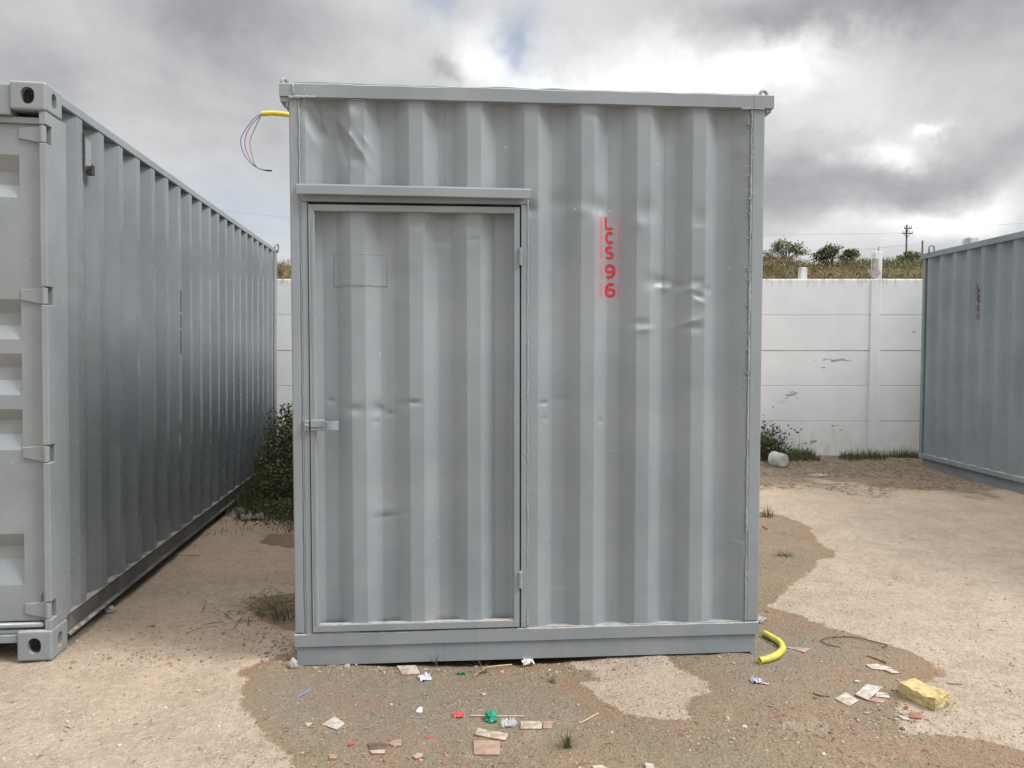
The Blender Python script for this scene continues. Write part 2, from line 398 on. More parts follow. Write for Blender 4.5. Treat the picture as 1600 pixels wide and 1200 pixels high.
dry = t.mix(t.mr(g3, .3, .7), (.350, .276, .208), (.435, .358, .280))
dry = t.mix(t.m('MULTIPLY', t.mr(g2, .42, .66), .60), dry, (.500, .425, .340))
dry = t.mix(t.m('MULTIPLY', t.mr(t.noise(P, 11, 6, .7), .50, .68), .42), dry, (.300, .222, .150))
dry = t.mix(t.m('MULTIPLY', t.mr(g1, .57, .70), .42), dry, (.20, .140, .098))
dry = t.mix(t.m('MULTIPLY', t.mr(t.noise(P, 95, 3, .6), .60, .70), .6), dry, (.52, .465, .40))
tn = t.mix(t.mr(g2, .3, .7), (.470, .350, .245), (.58, .455, .335))
dry = t.mix(t.m('MULTIPLY', tan, t.mr(g3, .2, .7, .6, 1.0)), dry, tn)
damp = t.mix(t.mr(t.noise(P, 2.1, 5, .62), .36, .66), (.222, .182, .126), (.280, .200, .124))
damp = t.mix(t.m('MULTIPLY', gry, t.mr(g3, .25, .6, .55, 1.0)), damp, (.212, .190, .153))
damp = t.mix(t.m('MULTIPLY', t.mr(g2, .46, .68), .60), damp, (.305, .248, .180))
damp = t.mix(t.m('MULTIPLY', wband, .5), damp, (.262, .178, .108))
rg = t.m('MULTIPLY', t.mr(t.noise(P, 1.7, 4, .6), .48, .60), t.mr(g1, .40, .56))
damp = t.mix(t.m('MULTIPLY', rg, .5), damp, (.310, .165, .100))
damp = t.mix(t.m('MULTIPLY', t.mr(g1, .57, .69), .7), damp, (.085, .062, .045))
damp = t.mix(t.m('MULTIPLY', t.mr(t.noise(P, 100, 3, .6), .61, .70), .6), damp, (.42, .36, .29))
salt = t.m('MULTIPLY', t.mr(t.noise(P, 2.6, 7, .72, dist=.6), .575, .66), t.attr('salt'))
damp = t.mix(t.m('MULTIPLY', salt, .6), damp, (.42, .38, .32))
base = t.mix(wmask, dry, damp)
lm = t.mr(t.m('ADD', lit, t.m('MULTIPLY', t.m('SUBTRACT', g3, .5), .9)), .35, .65)
lc = t.mix(t.mr(t.noise(t.v('MULTIPLY', P, (30, 60, 30)), 1, 5, .7), .38, .62), (.10, .075, .052), (.28, .215, .15))
base = t.mix(t.m('MULTIPLY', lm, .8), base, lc)
base = t.mix(t.mr(g4, .3, .7, 0, .25), base, t.mix(1.0, base, (.6, .55, .5), 'MULTIPLY'))
t.put(b.inputs['Base Color'], base)
t.put(b.inputs['Roughness'], t.mr(wmask, 0, 1, .95, .85)); b.inputs['Specular IOR Level'].default_value = .25
hgt = t.m('ADD', t.m('MULTIPLY', g2, .8), t.m('MULTIPLY', g1, .35))
hgt = t.m('ADD', hgt, t.m('MULTIPLY', t.vor(P, 70), .35))
t.put(b.inputs['Normal'], t.bump(t.noise(P, 330, 3, .6), .35, .002, t.bump(hgt, 1.0, .018))); M['soil'] = m_

def axis(parts):
    out = []
    for a, bb, st in parts: out += list(np.arange(a, bb-1e-6, st))
    out.append(parts[-1][1]); return np.array(out)
gx = axis([(-600, -60, 60), (-60, -14, 4.6), (-14, -5, .5), (-5, 7.5, .035), (7.5, 14, .5), (14, 60, 4.6), (60, 600, 60)])
gy = axis([(-600, -60, 60), (-60, -6, 6), (-6, 1.6, .4), (1.6, 6.0, .022), (6.0, 11.2, .05), (11.2, 20, .8), (20, 80, 6), (80, 1500, 71)])
GX, GY = np.meshgrid(gx, gy); GZ = gz(GX, GY)
nx, ny = len(gx), len(gy)
V = np.stack([GX.ravel(), GY.ravel(), GZ.ravel()], 1)
ii = (np.arange(ny-1)[:, None]*nx+np.arange(nx-1)[None, :]).ravel()
F = np.stack([ii, ii+1, ii+nx+1, ii+nx], 1)
near = (np.abs(GX) < 15) & (GY < 16) & (GY > -7)
wetv = np.where(near, wet_of(GX, GY), -1.0)
litv = smoothstep(7.4, 9.6, GY-0.25*np.maximum(GX-5, 0)*4+.5*fbm(GX*.8, GY*.8, 3, 5))
tanv = np.maximum(smoothstep(4.6, 5.6, GY)*(1-smoothstep(-1.6, -.9, GX)), .55*smoothstep(6.2, 8.5, GY)*(GX > 0))
dist_left = np.hypot(GX+1.6, (GY-4.4)*.8)
tanv = np.maximum(tanv, .5*(1-smoothstep(.5, 1.4, dist_left)))
gp = G(600, 1100); gp2 = G(1230, 1020)
greyv = np.maximum(np.exp(-((GX-gp[0])/.9)**2-((GY-gp[1])/.30)**2), np.exp(-((GX-gp2[0])/.35)**2-((GY-gp2[1])/.40)**2))
gsal = G(1080, 1150); saltv = np.exp(-((GX-gsal[0])/.9)**2-((GY-gsal[1])/.22)**2)+.4*np.exp(-((GX-1.3)/1.2)**2-((GY-2.8)/.2)**2)
ground = np_mesh('ground', V, F, M['soil'], attrs={'wet': wetv, 'litter': litv*near, 'tan': tanv*near, 'grey': greyv, 'salt': np.clip(saltv, 0, 1)})
tag(ground, kind='structure')

# grassy bank behind the wall
m_, t, b = pmat('overgrown_bank_soil'); P = t.new('ShaderNodeNewGeometry').outputs['Position']
hc = t.mix(t.mr(t.noise(P, 1.1, 6, .65), .35, .65), (.075, .075, .03), (.15, .11, .055))
t.put(b.inputs['Base Color'], hc); b.inputs['Roughness'].default_value = 1; b.inputs['Specular IOR Level'].default_value = .1
t.put(b.inputs['Normal'], t.bump(t.noise(P, 8, 6, .7), .8, .1)); M['bank'] = m_
def bank_z(X, Y):
    X = np.asarray(X, float); Y = np.asarray(Y, float)
    z = 3.86*smoothstep(12.2, 21.5, Y)+.18*fbm(X*.35, Y*.35, 3, 21)*smoothstep(13, 16, Y)
    return z-.25*(1-smoothstep(12.0, 13.0, Y))
hx = np.arange(-150, 151, 1.0); hy = axis([(12, 26, .6), (26, 60, 4), (60, 260, 20)])
HX, HY = np.meshgrid(hx, hy); HZ = bank_z(HX, HY); nx, ny = len(hx), len(hy)
ii = (np.arange(ny-1)[:, None]*nx+np.arange(nx-1)[None, :]).ravel()
bank = np_mesh('hill', np.stack([HX.ravel(), HY.ravel(), HZ.ravel()], 1), np.stack([ii, ii+1, ii+nx+1, ii+nx], 1), M['bank'])
tag(bank, kind='structure')

# ------------------------------------------------------------------ precast white wall
wall = empty('panel_wall', (0, 10.86, 0))
tag(wall, 'white precast concrete panel wall closing the yard behind the containers', 'wall')
PX0 = atY(1366.5, 550, 10.86)[0]
pw = .14
wp = MB(); wp.box(-(1-pw/2), (1-pw/2), 0, .045, .004, .4955); wp.box(-(1-pw/2)+.01, (1-pw/2)-.01, .014, .034, -.02, .51)
pme = None
for i in range(-6, 3):
    x = PX0+2.0*i
    pb = MB(); pb.box(x-pw/2, x+pw/2, -.012, .10, -.3, 2.535)
    pb.build('wall_post', M['wall'], wall, bevel=.006)
    if i < 2:
        for k in range(5):
            z = .03+.5*k
            if pme is None:
                o = wp.build('wall_panel', M['wall'], wall, bevel=.004); pme = o.data
            else: o = link(pme, 'wall_panel', wall, bevel=.004)
            o.location = (x+1.0, random.uniform(-.002, .004), z)
# stubs of concrete posts standing behind the wall top
def stub(px0, px1, pytop, label, arrow=False):
    a = atY(px0, pytop, 11.02); b_ = atY(px1, pytop, 11.02); m2 = MB()
    m2.box(a[0], b_[0], 11.0, 11.0+(b_[0]-a[0])*1.2, 0, a[2])
    o = empty('concrete_post', ((a[0]+b_[0])/2, 11.02, 0)); tag(o, label, 'post')
    m2.v = [(x-o.location[0], y-o.location[1], z) for x, y, z in m2.v]
    m2.build('shaft', M['wall'], o, bevel=.008)
    return o, a, b_
stub(1250.5, 1261, 418, 'short white post stub rising behind the wall, nearest the middle container')
o, a, b_ = stub(1366.5, 1378, 393, 'tall white post behind the wall with a chipped arrow shaped bracket')
br = MB(); cx = a[0]-.02-o.location[0]; zt = atY(1367, 405, 11)[2]; zb = atY(1367, 436, 11)[2]
prof = [(-.035, zb+.10), (-.09, zb+.14), (-.10, zb+.09), (-.03, zb), (.02, zb), (.07, zb+.09), (.03, zb+.12), (.03, zt), (-.035, zt)]
vs_ = [(cx+x, -.10, z) for x, z in prof]+[(cx+x, -.04, z) for x, z in prof]; n = len(prof)
br.add(vs_, [tuple(range(n)), tuple(range(n, 2*n))[::-1]]+[((i+1) % n, i, n+i, n+(i+1) % n) for i in range(n)])
br.build('bracket', M['conc'], o)
rb = MB(); rb.tube([(0, 0, a[2]-.02), (.004, 0, a[2]+.07)], .005, 5); rb.build('rebar', M['wire'], o)
stub(1513, 1528, 371, 'white post behind the wall showing above the right container roof')

# ------------------------------------------------------------------ corrugated sheet
DEP = .044
def prof_fn(s, phase, period=.2765, dep=DEP, rnd=.002):
    """phase = start of an inward slope; returns depth (0 outer, -dep inner)"""
    def raw(q):
        q = np.mod(q-phase, period); f = .070; i_ = (period-2*f)/2
        return -dep*np.clip(np.minimum(q/f, (2*f+i_-q)/f), 0, 1)
    acc = 0
    for k in (-1, -.5, 0, .5, 1): acc = acc+raw(s+k*rnd)
    return acc/5
def corr(name, S, Vv, mapf, depthf, mat, parent, hole=None, smooth=True):
    SS, VV = np.meshgrid(S, Vv); W = depthf(SS, VV); X, Y, Z = mapf(SS, VV, W)
    nx, ny = len(S), len(Vv)
    ii = (np.arange(ny-1)[:, None]*nx+np.arange(nx-1)[None, :])
    keep = np.ones(ii.shape, bool)
    if hole is not None:
        sc = (S[:-1]+S[1:])/2; vc = (Vv[:-1]+Vv[1:])/2
        keep &= ~(((sc > hole[0]) & (sc < hole[1]))[None, :] & ((vc > hole[2]) & (vc < hole[3]))[:, None])
    ii = ii[keep]
    return np_mesh(name, np.stack([X.ravel(), Y.ravel(), Z.ravel()], 1), np.stack([ii, ii+1, ii+nx+1, ii+nx], 1), mat, parent, smooth)
def s_grid(s0, s1, phase, period=.2765, step=.0138):
    k0 = int((s0-phase)/period)-2; out = list(np.arange(s0, s1, step))
    for k in range(k0, k0+int((s1-s0)/period)+5):
        for b_ in (0, .07, .07+(period-.14)/2, .14+(period-.14)/2):
            out += [phase+k*period+b_+e for e in (-.003, -.001, .001, .003)]
    out = np.array(sorted(out)); out = out[(out > s0) & (out < s1)]; keep = [s0]
    for q in out:
        if q-keep[-1] > .0009: keep.append(q)
    return np.array(keep+[s1])
def gau(S, Vv, s0, v0, ss, sv, a, rot=0.0, p=1.0):
    c, s_ = math.cos(rot), math.sin(rot); ds = S-s0; dv = Vv-v0
    q = ((ds*c+dv*s_)/ss)**2+((-ds*s_+dv*c)/sv)**2
    return a*np.exp(-q**p)
def crease(S, Vv, p0, p1, width, a):
    ex, ey = p1[0]-p0[0], p1[1]-p0[1]; L = math.hypot(ex, ey)
    tt = np.clip(((S-p0[0])*ex+(Vv-p0[1])*ey)/L**2, -.2, 1.2)
    d = np.hypot(S-p0[0]-ex*tt, Vv-p0[1]-ey*tt)
    fall = np.clip(1-np.abs(tt-.5)*1.3, 0, 1)
    return a*np.exp(-d/width)*fall

# ================================================================== MIDDLE CONTAINER
A0 = (-1.0442, 3.657); ANG = R(4.4)
def Fm(px, py, off=0.0):
    """pixel -> (u, v) on the front face"""
    r = ray(px, py); d = (math.cos(ANG), math.sin(ANG))
    ax, ay = A0[0]+math.sin(ANG)*off, A0[1]-math.cos(ANG)*off
    det = -r[0]*d[1]+d[0]*r[1]; t_ = (-ax*d[1]+d[0]*ay)/det
    return ((t_*r[0]-ax)*d[0]+(t_*r[1]-ay)*d[1], H+t_*r[2])
mid = empty('shipping_container', (A0[0], A0[1], 0), ANG)
tag(mid, 'grey corrugated steel cabin container with a personnel door and red stencil LCS 96', 'container', 'grey steel containers in the yard')
W_, HT, LN = 2.287, 2.776, 6.0
PH = .347-2*.2765
P_ = M['paint']
# overspray around the stencil
u_l = Fm(941, 400)[0]; u_r = Fm(970, 400)[0]
zL = [Fm(945, y)[1] for y in (336, 404, 410, 435, 441, 465)]
ov = []
for uu, aL in ((u_l, .60), (u_r, .32)):
    for z1, z0, k in ((zL[0], zL[1], 1.0), (zL[2], zL[3], .8), (zL[4], zL[5], 1.3 if uu == u_r else .9)):
        ov.append((uu, .0055, z0, z1, aL*k)); ov.append((uu-.008*(1 if uu == u_l else -1), .018, z0, z1, aL*k*.18))
ov.append((1.535, .10, zL[5]-.05, zL[0]+.02, .045))
M['paint_os'] = paint('grey_gloss_paint_with_red_overspray', GREY, overspray=ov)
def dents(S, Vv):
    w_ = .0022*fbm(S*1.3, Vv*.9, 3, 4)+.0010*fbm(S*6, Vv*3, 2, 8)
    def g(px, py, rx, ry, a, rot=0, p=1.0):
        nonlocal w_; u, v = Fm(px, py); w_ = w_+gau(S, Vv, u, v, rx, ry, a, rot, p)
    def c(x0, y0, x1, y1, wd, a):
        nonlocal w_; w_ = w_+crease(S, Vv, Fm(x0, y0), Fm(x1, y1), wd, a)
    # crumpled upper left corner
    g(500, 190, .045, .10, -.020, .6); c(488, 160, 522, 222, .011, .024); c(520, 172, 572, 250, .012, .020); c(497, 178, 515, 168, .008, .010); c(523, 190, 545, 262, .010, -.012); c(560, 205, 585, 240, .010, .007); c(480, 200, 500, 240, .012, .008); g(535, 215, .04, .09, -.016, .55)
    g(548, 180, .03, .04, .010); g(555, 245, .05, .03, -.006); c(545, 225, 568, 240, .010, .006)
    # knocks across the upper middle
    g(936, 322, .045, .045, -.016); g(880, 312, .07, .045, -.009); g(905, 330, .05, .03, .007); g(928, 178, .03, .02, -.006); g(945, 240, .03, .12, -.006)
    g(1012, 328, .06, .06, -.011); g(1000, 350, .03, .03, .006); g(1092, 340, .045, .05, -.007); g(1094, 356, .03, .01, .003)
    g(828, 325, .03, .03, -.014)
    # folded dents right of the stencil
    g(1022, 440, .045, .04, -.012); c(1026, 449, 1057, 449, .02, .014); g(1040, 438, .05, .02, -.008); g(1065, 446, .03, .02, -.011)
    g(1078, 452, .03, .012, .007); g(1090, 440, .04, .02, -.007); c(1080, 462, 1100, 474, .014, .013); g(1092, 463, .03, .018, -.014); g(1105, 452, .03, .02, -.008)
    c(1058, 510, 1096, 497, .010, .013); g(1085, 512, .05, .02, -.008); c(992, 517, 1024, 513, .014, .010); g(1002, 505, .05, .02, -.008)
    g(1160, 205, .05, .035, -.012, .4); c(1145, 212, 1172, 200, .012, .006); g(1160, 235, .05, .03, .004)
    g(1158, 845, .02, .008, -.006); g(1150, 847, .02, .006, .004); g(1155, 690, .012, .25, .003)
    g(850, 630, .022, .008, -.012); g(853, 655, .012, .010, -.006); g(940, 658, .012, .014, -.007); g(880, 625, .04, .02, -.004)
    g(700, 200, .02, .03, -.004); c(640, 165, 628, 178, .006, .004)
    return w_
def door_dents(S, Vv):
    w_ = .0022*fbm(S*1.7+5, Vv*1.1, 3, 14)+.0006*fbm(S*7, Vv*4, 2, 18)
    def g(px, py, rx, ry, a, rot=0):
        nonlocal w_; u, v = Fm(px, py); w_ = w_+gau(S, Vv, u, v, rx, ry, a, rot)
    def c(x0, y0, x1, y1, wd, a):
        nonlocal w_; w_ = w_+crease(S, Vv, Fm(x0, y0), Fm(x1, y1), wd, a)
    g(657, 347, .05, .03, -.014); c(640, 340, 662, 350, .010, .010); c(660, 360, 668, 340, .008, .008); g(700, 345, .05, .03, .008); c(685, 365, 712, 352, .012, .008)
    g(730, 350, .05, .03, -.009); c(725, 375, 750, 373, .008, -.006); g(690, 385, .06, .02, .004)
    g(622, 425, .05, .05, -.008); g(628, 470, .04, .03, .004)
    g(553, 640, .04, .022, -.010); g(515, 627, .02, .01, -.007); g(588, 640, .03, .03, -.014); g(596, 634, .008, .008, .005); g(610, 647, .02, .012, -.009); g(586, 660, .015, .012, -.006)
    g(630, 633, .03, .02, -.006); g(647, 629, .03, .010, -.010); c(585, 812, 622, 808, .012, -.009); g(600, 800, .06, .03, .005); g(632, 803, .03, .02, -.004)
    return w_
def mapf(S, Vv, Wd): return S, -Wd, Vv
DO = (.052, 1.118, .151, 2.262)      # door opening
Us = np.unique(np.round(np.concatenate([s_grid(.030, 2.245, PH, step=.009), [DO[0], DO[1]]]), 4))
Vs = np.unique(np.round(np.concatenate([np.arange(.14, 2.73, .0085), [DO[2], DO[3], 2.73]]), 4))
sheet = corr('front_sheet', Us, Vs, mapf, lambda S, Vv: (prof_fn(S, PH)+dents(S, Vv)*smoothstep(.0, .05, 2.72-Vv)*smoothstep(.0, .04, Vv-.14)-.004), M['paint_os'], mid, hole=DO)
# vertical joints of the sheet
for px, y0, y1 in ((695, 168, 291), (1045, 168, 452)):
    u, va = Fm(px, y0); _, vb = Fm(px, y1); j = MB(); pts = []
    wv = float(prof_fn(np.array([u]), PH)[0])
    vvs = np.linspace(vb, va, 40); ws_ = prof_fn(np.full(40, u), PH)+dents(np.full(40, u), vvs)-.004
    j.tube([(u, -float(w2)+.0006, float(v2)) for v2, w2 in zip(vvs, ws_)], .0019, 6)
    j.build('sheet_joint', M['paint'], mid, smooth=True)
def part_box(name, dims, parent, mat=P_, bevel=.004, seg=2):
    m2 = MB()
    for d in (dims if isinstance(dims[0], (tuple, list)) else [dims]): m2.box(*d)
    return m2.build(name, mat, parent, bevel=bevel, seg=seg)
part_box('corner_post', (-.004, .041, -.003, .075, .157, 2.712), mid, bevel=.007)
part_box('corner_post', (2.233, W_+.010, -.003, .075, .157, 2.712), mid, bevel=.007)
part_box('corner_post', (-.004, .06, LN-.07, LN, .157, 2.712), mid)
part_box('corner_post', (W_-.05, W_+.010, LN-.07, LN, .157, 2.712), mid)
# slightly uneven top rail
def uneven_rail(name, x0, x1, y0, y1, z0, z1, parent, mat, amp=.0025, n=60, seed=1):
    m2 = MB(); xs = np.linspace(x0, x1, n); dt = amp*fbm(xs*9, xs*0, 3, seed); db = amp*.5*fbm(xs*5, xs*0, 2, seed+3); dy = amp*.6*fbm(xs*4, xs*0, 2, seed+5)
    vs_ = []
    for x, a_, b2, c2 in zip(xs, dt, db, dy): vs_ += [(x, y0+c2, z0+b2), (x, y0+c2, z1+a_-.004), (x, y0+c2+.006, z1+a_), (x, y1, z1+a_), (x, y1, z0+b2)]
    k = 5; fs_ = [(i*k+j, (i+1)*k+j, (i+1)*k+(j+1) % k, i*k+(j+1) % k) for i in range(n-1) for j in range(k)]
    fs_ = [f[::-1] for f in fs_]
    fs_ += [tuple(range(k)), tuple((n-1)*k+j for j in range(k))[::-1]]
    m2.add(vs_, fs_)
    return m2.build(name, mat, parent)
uneven_rail('top_rail', -.045, 2.337, -.012, .07, 2.712, 2.776, mid, P_)
uneven_rail('bottom_rail', -.006, 2.297, -.006, .09, .092, .155, mid, P_, .0012)
uneven_rail('base_skid', .003, 2.284, .004, .12, -.002, .090, mid, P_, .0015, seed=4)
part_box('top_rail', (-.045, .03, .072, LN, 2.70, 2.772), mid)
part_box('top_rail', (W_-.02, 2.337, .072, LN, 2.70, 2.772), mid)
part_box('bottom_rail', (-.006, .07, .092, LN, .092, .155), mid)
part_box('bottom_rail', (W_-.06, 2.297, .092, LN, .092, .155), mid)
part_box('base_skid', (.003, .10, .122, LN, -.03, .090), mid)
part_box('base_skid', (W_-.10, 2.284, .122, LN, -.03, .090), mid)
# the lip of roof sheet that shows over the rail
m2 = MB(); xs = np.linspace(.02, 2.27, 70); rz = .004+.005*np.abs(fbm(xs*4, xs*0, 3, 31))+.006*np.exp(-((xs-.16)/.12)**2)
vs_ = []
for x, a_ in zip(xs, rz): vs_ += [(x, .002, 2.772), (x, .004, 2.776+a_), (x, .6, 2.779+a_), (x, LN, 2.776)]
m2.add(vs_, [(i*4+j, (i+1)*4+j, (i+1)*4+j+1, i*4+j+1)[::1] for i in range(69) for j in range(3)]); m2.build('roof_sheet', P_, mid, smooth=False)
part_box('floor', (.01, W_-.02, .13, LN-.02, .08, .13), mid, M['dark'])
# side and rear sheets
S_dummy = None
S2 = np.unique(np.round(np.arange(.07, LN-.065, .0175), 4)); V2 = np.linspace(.15, 2.71, 30)
corr('side_sheet', S2, V2, lambda S, Vv, Wd: (-Wd+.003, S, Vv), lambda S, Vv: prof_fn(S, .12)+.0015*fbm(S, Vv, 3, 6), P_, mid)
corr('side_sheet', S2, V2, lambda S, Vv, Wd: (W_+Wd, S, Vv), lambda S, Vv: prof_fn(S, .12)+.0015*fbm(S, Vv, 3, 7), P_, mid)
S3 = np.arange(.04, W_-.03, .0175)
corr('rear_sheet', S3, V2, lambda S, Vv, Wd: (S, LN+Wd, Vv), lambda S, Vv: prof_fn(S, .12), P_, mid)
# weld beads
def bead(p0, p1, parent, r=.004, seed=0, name='weld_bead', mat=P_):
    p0 = Vector(p0); p1 = Vector(p1); L = (p1-p0).length; n = max(6, int(L/.012)); rr = random.Random(seed); pts = []; rs = []
    for i in range(n+1):
        f = i/n; j = .0016; pts.append(p0.lerp(p1, f)+Vector((rr.uniform(-j, j), rr.uniform(-j, j)*.5, rr.uniform(-j, j))))
        rs.append(r*(.55+.9*max(0, .5+.9*mn.noise(Vector((i*.13, seed*3.1, 0)))))*rr.uniform(.8, 1.35))
    m3 = MB(); m3.tube(pts, rs, 6); return m3.build(name, M['weld'] if mat is P_ else mat, parent, smooth=True)
bead((.044, -.004, 2.30), (.044, -.004, 2.71), mid, .0035, 1); bead((.046, -.003, .16), (.048, -.003, 2.26), mid, .0016, 2)
bead((2.229, -.003, .16), (2.229, -.003, 2.71), mid, .004, 3); bead((1.124, -.003, .16), (1.124, -.003, 2.25), mid, .003, 4)
bead((-.002, -.012, 2.708), (.12, -.012, 2.712), mid, .005, 5); bead((2.17, -.010, 2.708), (2.29, -.010, 2.708), mid, .004, 6)
bead((.30, -.002, 2.708), (.345, -.002, 2.708), mid, .003, 7); bead((.02, -.012, 2.72), (.02, -.013, 2.77), mid, .003, 8); bead((2.24, -.012, 2.715), (2.24, -.013, 2.775), mid, .002, 9)
bead((.05, -.004, .157), (.30, -.003, .157), mid, .002, 10); bead((1.15, .001, .157), (2.2, .001, .157), mid, .0025, 11)
rr = random.Random(5)
spl = MB()
for _ in range(46):      # weld spatter knots by the right post
    v_ = rr.choice([2.62, 2.42, 2.24, 2.05, 1.9, 1.72, 1.6, 1.55, 1.38])+rr.gauss(0, .03); u_ = 2.215+rr.gauss(0, .008)
    spl.tube([(u_, -.001, v_), (u_+rr.gauss(0, .004), -.006, v_+rr.gauss(0, .006))], [.0045, .002], 5)
tag(spl.build('weld_spatter', P_, mid, smooth=True), kind='stuff')
# lifting rings
def ring(parent, x, y, z, r=.024, rod=.0065, h=.03, along='x', mat=P_):
    pts = []
    for i in range(13):
        a_ = math.pi*i/12; cx_ = math.cos(a_)*r; cz_ = math.sin(a_)*r
        pts.append((x+cx_, y, z+h+cz_) if along == 'x' else (x, y+cx_, z+h+cz_))
    e = (x+r, y, z-.02) if along == 'x' else (x, y+r, z-.02); e2 = (x-r, y, z-.02) if along == 'x' else (x, y-r, z-.02)
    m3 = MB(); m3.tube([e]+pts+[e2], rod, 8); return m3.build('lifting_ring', mat, parent, smooth=True)
r1 = ring(mid, 0, 0, 0, .021, .008, .012); r1.location = (-.030, .045, 2.776); r1.rotation_euler = (0, 0, R(62))
r2 = ring(mid, 0, 0, 0, .021, .008, .012); r2.location = (2.300, .03, 2.776); r2.rotation_euler = (0, 0, R(20))
r3 = ring(mid, 0, 0, 0, .021, .008, .012); r3.location = (-.030, LN-.05, 2.772); r3.rotation_euler = (0, 0, R(70))
r4 = ring(mid, 0, 0, 0, .021, .008, .012); r4.location = (2.300, LN-.05, 2.772); r4.rotation_euler = (0, 0, R(70))
part_box('ring_bracket', [(-.043, -.002, -.004, .10, 2.690, 2.711), (-.018, -.006, .0, .012, 2.665, 2.692)], mid, bevel=.003)
part_box('ring_bracket', [(2.298, 2.328, -.004, .10, 2.694, 2.711)], mid, bevel=.003)
# awning strip over the door
aw = MB()
pr = [(.0, 2.306), (-.043, 2.302), (-.047, 2.294), (-.047, 2.256), (-.043, 2.253), (-.038, 2.256), (-.038, 2.288), (.0, 2.294)]
x0, x1 = .036, 1.135; n = len(pr); K = 24; xs = np.linspace(x0, x1, K); sag = .0016*fbm(xs*3, xs*0, 2, 77)-.006*(xs-x0)
vs_ = [(x, y, z+s_) for x, s_ in zip(xs, sag) for y, z in pr]
aw.add(vs_, [(i*n+j, i*n+(j+1) % n, (i+1)*n+(j+1) % n, (i+1)*n+j) for i in range(K-1) for j in range(n)]+[tuple(range(n))[::-1], tuple((K-1)*n+j for j in range(n))])
aw.build('door_awning', P_, mid)
# jambs
part_box('door_jamb', (.050, .0775, -.004, .05, .157, 2.226), mid, bevel=.003)
part_box('door_jamb', (1.091, 1.120, -.004, .05, .157, 2.226), mid, bevel=.003)
part_box('door_jamb', (.050, 1.120, -.004, .05, 2.228, 2.272), mid, bevel=.003)
# door leaf
Ud = s_grid(.098, 1.068, PH-.003, step=.009); Vd = np.arange(.19, 2.20, .0085)
door = corr('door', Ud, Vd, mapf, lambda S, Vv: prof_fn(S, PH-.003)*(1-.0*S)+door_dents(S, Vv)-.010, P_, mid)
LF = (.0815, 1.0835, .163, 2.214)
fr = MB()
fw = .027
fr.box(LF[0], LF[0]+fw, -.010, .03, LF[2], LF[3]); fr.box(LF[1]-fw, LF[1], -.010, .03, LF[2], LF[3])
fr.box(LF[0]+fw, LF[1]-fw, -.010, .03, LF[3]-.030, LF[3]); fr.box(LF[0]+fw, LF[1]-fw, -.010, .03, LF[2], LF[2]+.034)
fr.build('door_frame', P_, door, bevel=.002)
bk = MB(); bk.box(LF[0]-.02, LF[1]+.02, .098, .100, LF[2]-.01, LF[3]+.03); bk.build('door_backing', M['dark'], door)
bead((.108, -.006, .20), (.109, -.006, 2.18), door, .0022, 12); bead((.0985, -.0115, .2), (.0985, -.0115, 2.15), door, .0012, 13)
bead((.12, -.004, .198), (1.05, -.001, .198), door, .002, 14)
for k in range(2):      # butt hinges with their pins
    u, v = Fm(812, (402, 905)[k]); h = MB()
    h.tube([(u+.003, -.013, v-.040), (u+.003, -.013, v+.012)], .0105, 10); h.tube([(u+.003, -.013, v+.0145), (u+.003, -.013, v+.040)], .0105, 10)
    h.tube([(u+.003, -.013, v+.0), (u+.003, -.013, v+.045)], .005, 8)
    h.build('hinge', P_, door, smooth=False, bevel=.001)
# latch: hasp bar, barrel and curved handle
u, v = Fm(486, 664)
la = MB(); la.box(u-.030, u-.006, -.022, .0, v-.026, v+.024); la.box(u-.026, u-.004, -.028, -.020, v-.008, v+.006)
la.build('latch_keeper', P_, mid, bevel=.003)
lb = MB(); lb.box(u+.002, u+.066, -.026, -.008, v-.026, v-.012); lb.box(u+.002, u+.066, -.030, -.008, v-.010, v+.026)
lat = lb.build('latch', P_, door, bevel=.003)
hd = MB(); K = 12; vs_ = []
for i in range(K+1):
    f = i/K; x = u+.060+.072*f; y = -.018-.024*math.sin(math.pi*f)*.6+.004*f; hh = .021
    vs_ += [(x, y, v-hh-.002), (x, y, v+hh-.002), (x, y-.006, v+hh-.002), (x, y-.006, v-hh-.002)]
hd.add(vs_, [(i*4+j, i*4+(j+1) % 4, (i+1)*4+(j+1) % 4, (i+1)*4+j) for i in range(K) for j in range(4)]+[(3, 2, 1, 0), (K*4, K*4+1, K*4+2, K*4+3)])
hd.build('handle', P_, lat, bevel=.0015)
rg_ = MB(); rg_.tube([(u+.064+.004*math.sin(a_), -.034-.004*math.cos(a_), v+.024*math.cos(a_)) for a_ in np.linspace(0, math.pi, 9)], .003, 6); rg_.build('latch_ring', P_, lat, smooth=True)
# welded patch plate with a worn outline
pa = Fm(520, 395); pb_ = Fm(602, 444)
Up = s_grid(pa[0], pb_[0], PH-.003, step=.009); Vp = np.linspace(pb_[1], pa[1], 16)
pl = corr('patch_plate', Up, Vp, mapf, lambda S, Vv: prof_fn(S, PH-.003)+door_dents(S, Vv)-.0085, P_, door)
def surf_bead(x0, y0, x1, y1, r, seed, nm='patch_weld'):
    a_ = Fm(x0, y0); c_ = Fm(x1, y1); n = 24; rr = random.Random(seed); pts = []; rs = []
    for i in range(n+1):
        f = i/n; uu = a_[0]+(c_[0]-a_[0])*f+rr.uniform(-.001, .001); vv = a_[1]+(c_[1]-a_[1])*f+rr.uniform(-.0015, .0015)
        ww = float(prof_fn(np.array([uu]), PH-.003)[0]+door_dents(np.array([uu]), np.array([vv]))[0])-.009
        pts.append((uu, -ww, vv)); rs.append(r*rr.uniform(.5, 1.4))
    m3 = MB(); m3.tube(pts, rs, 5); m3.build(nm, P_, pl, smooth=True)
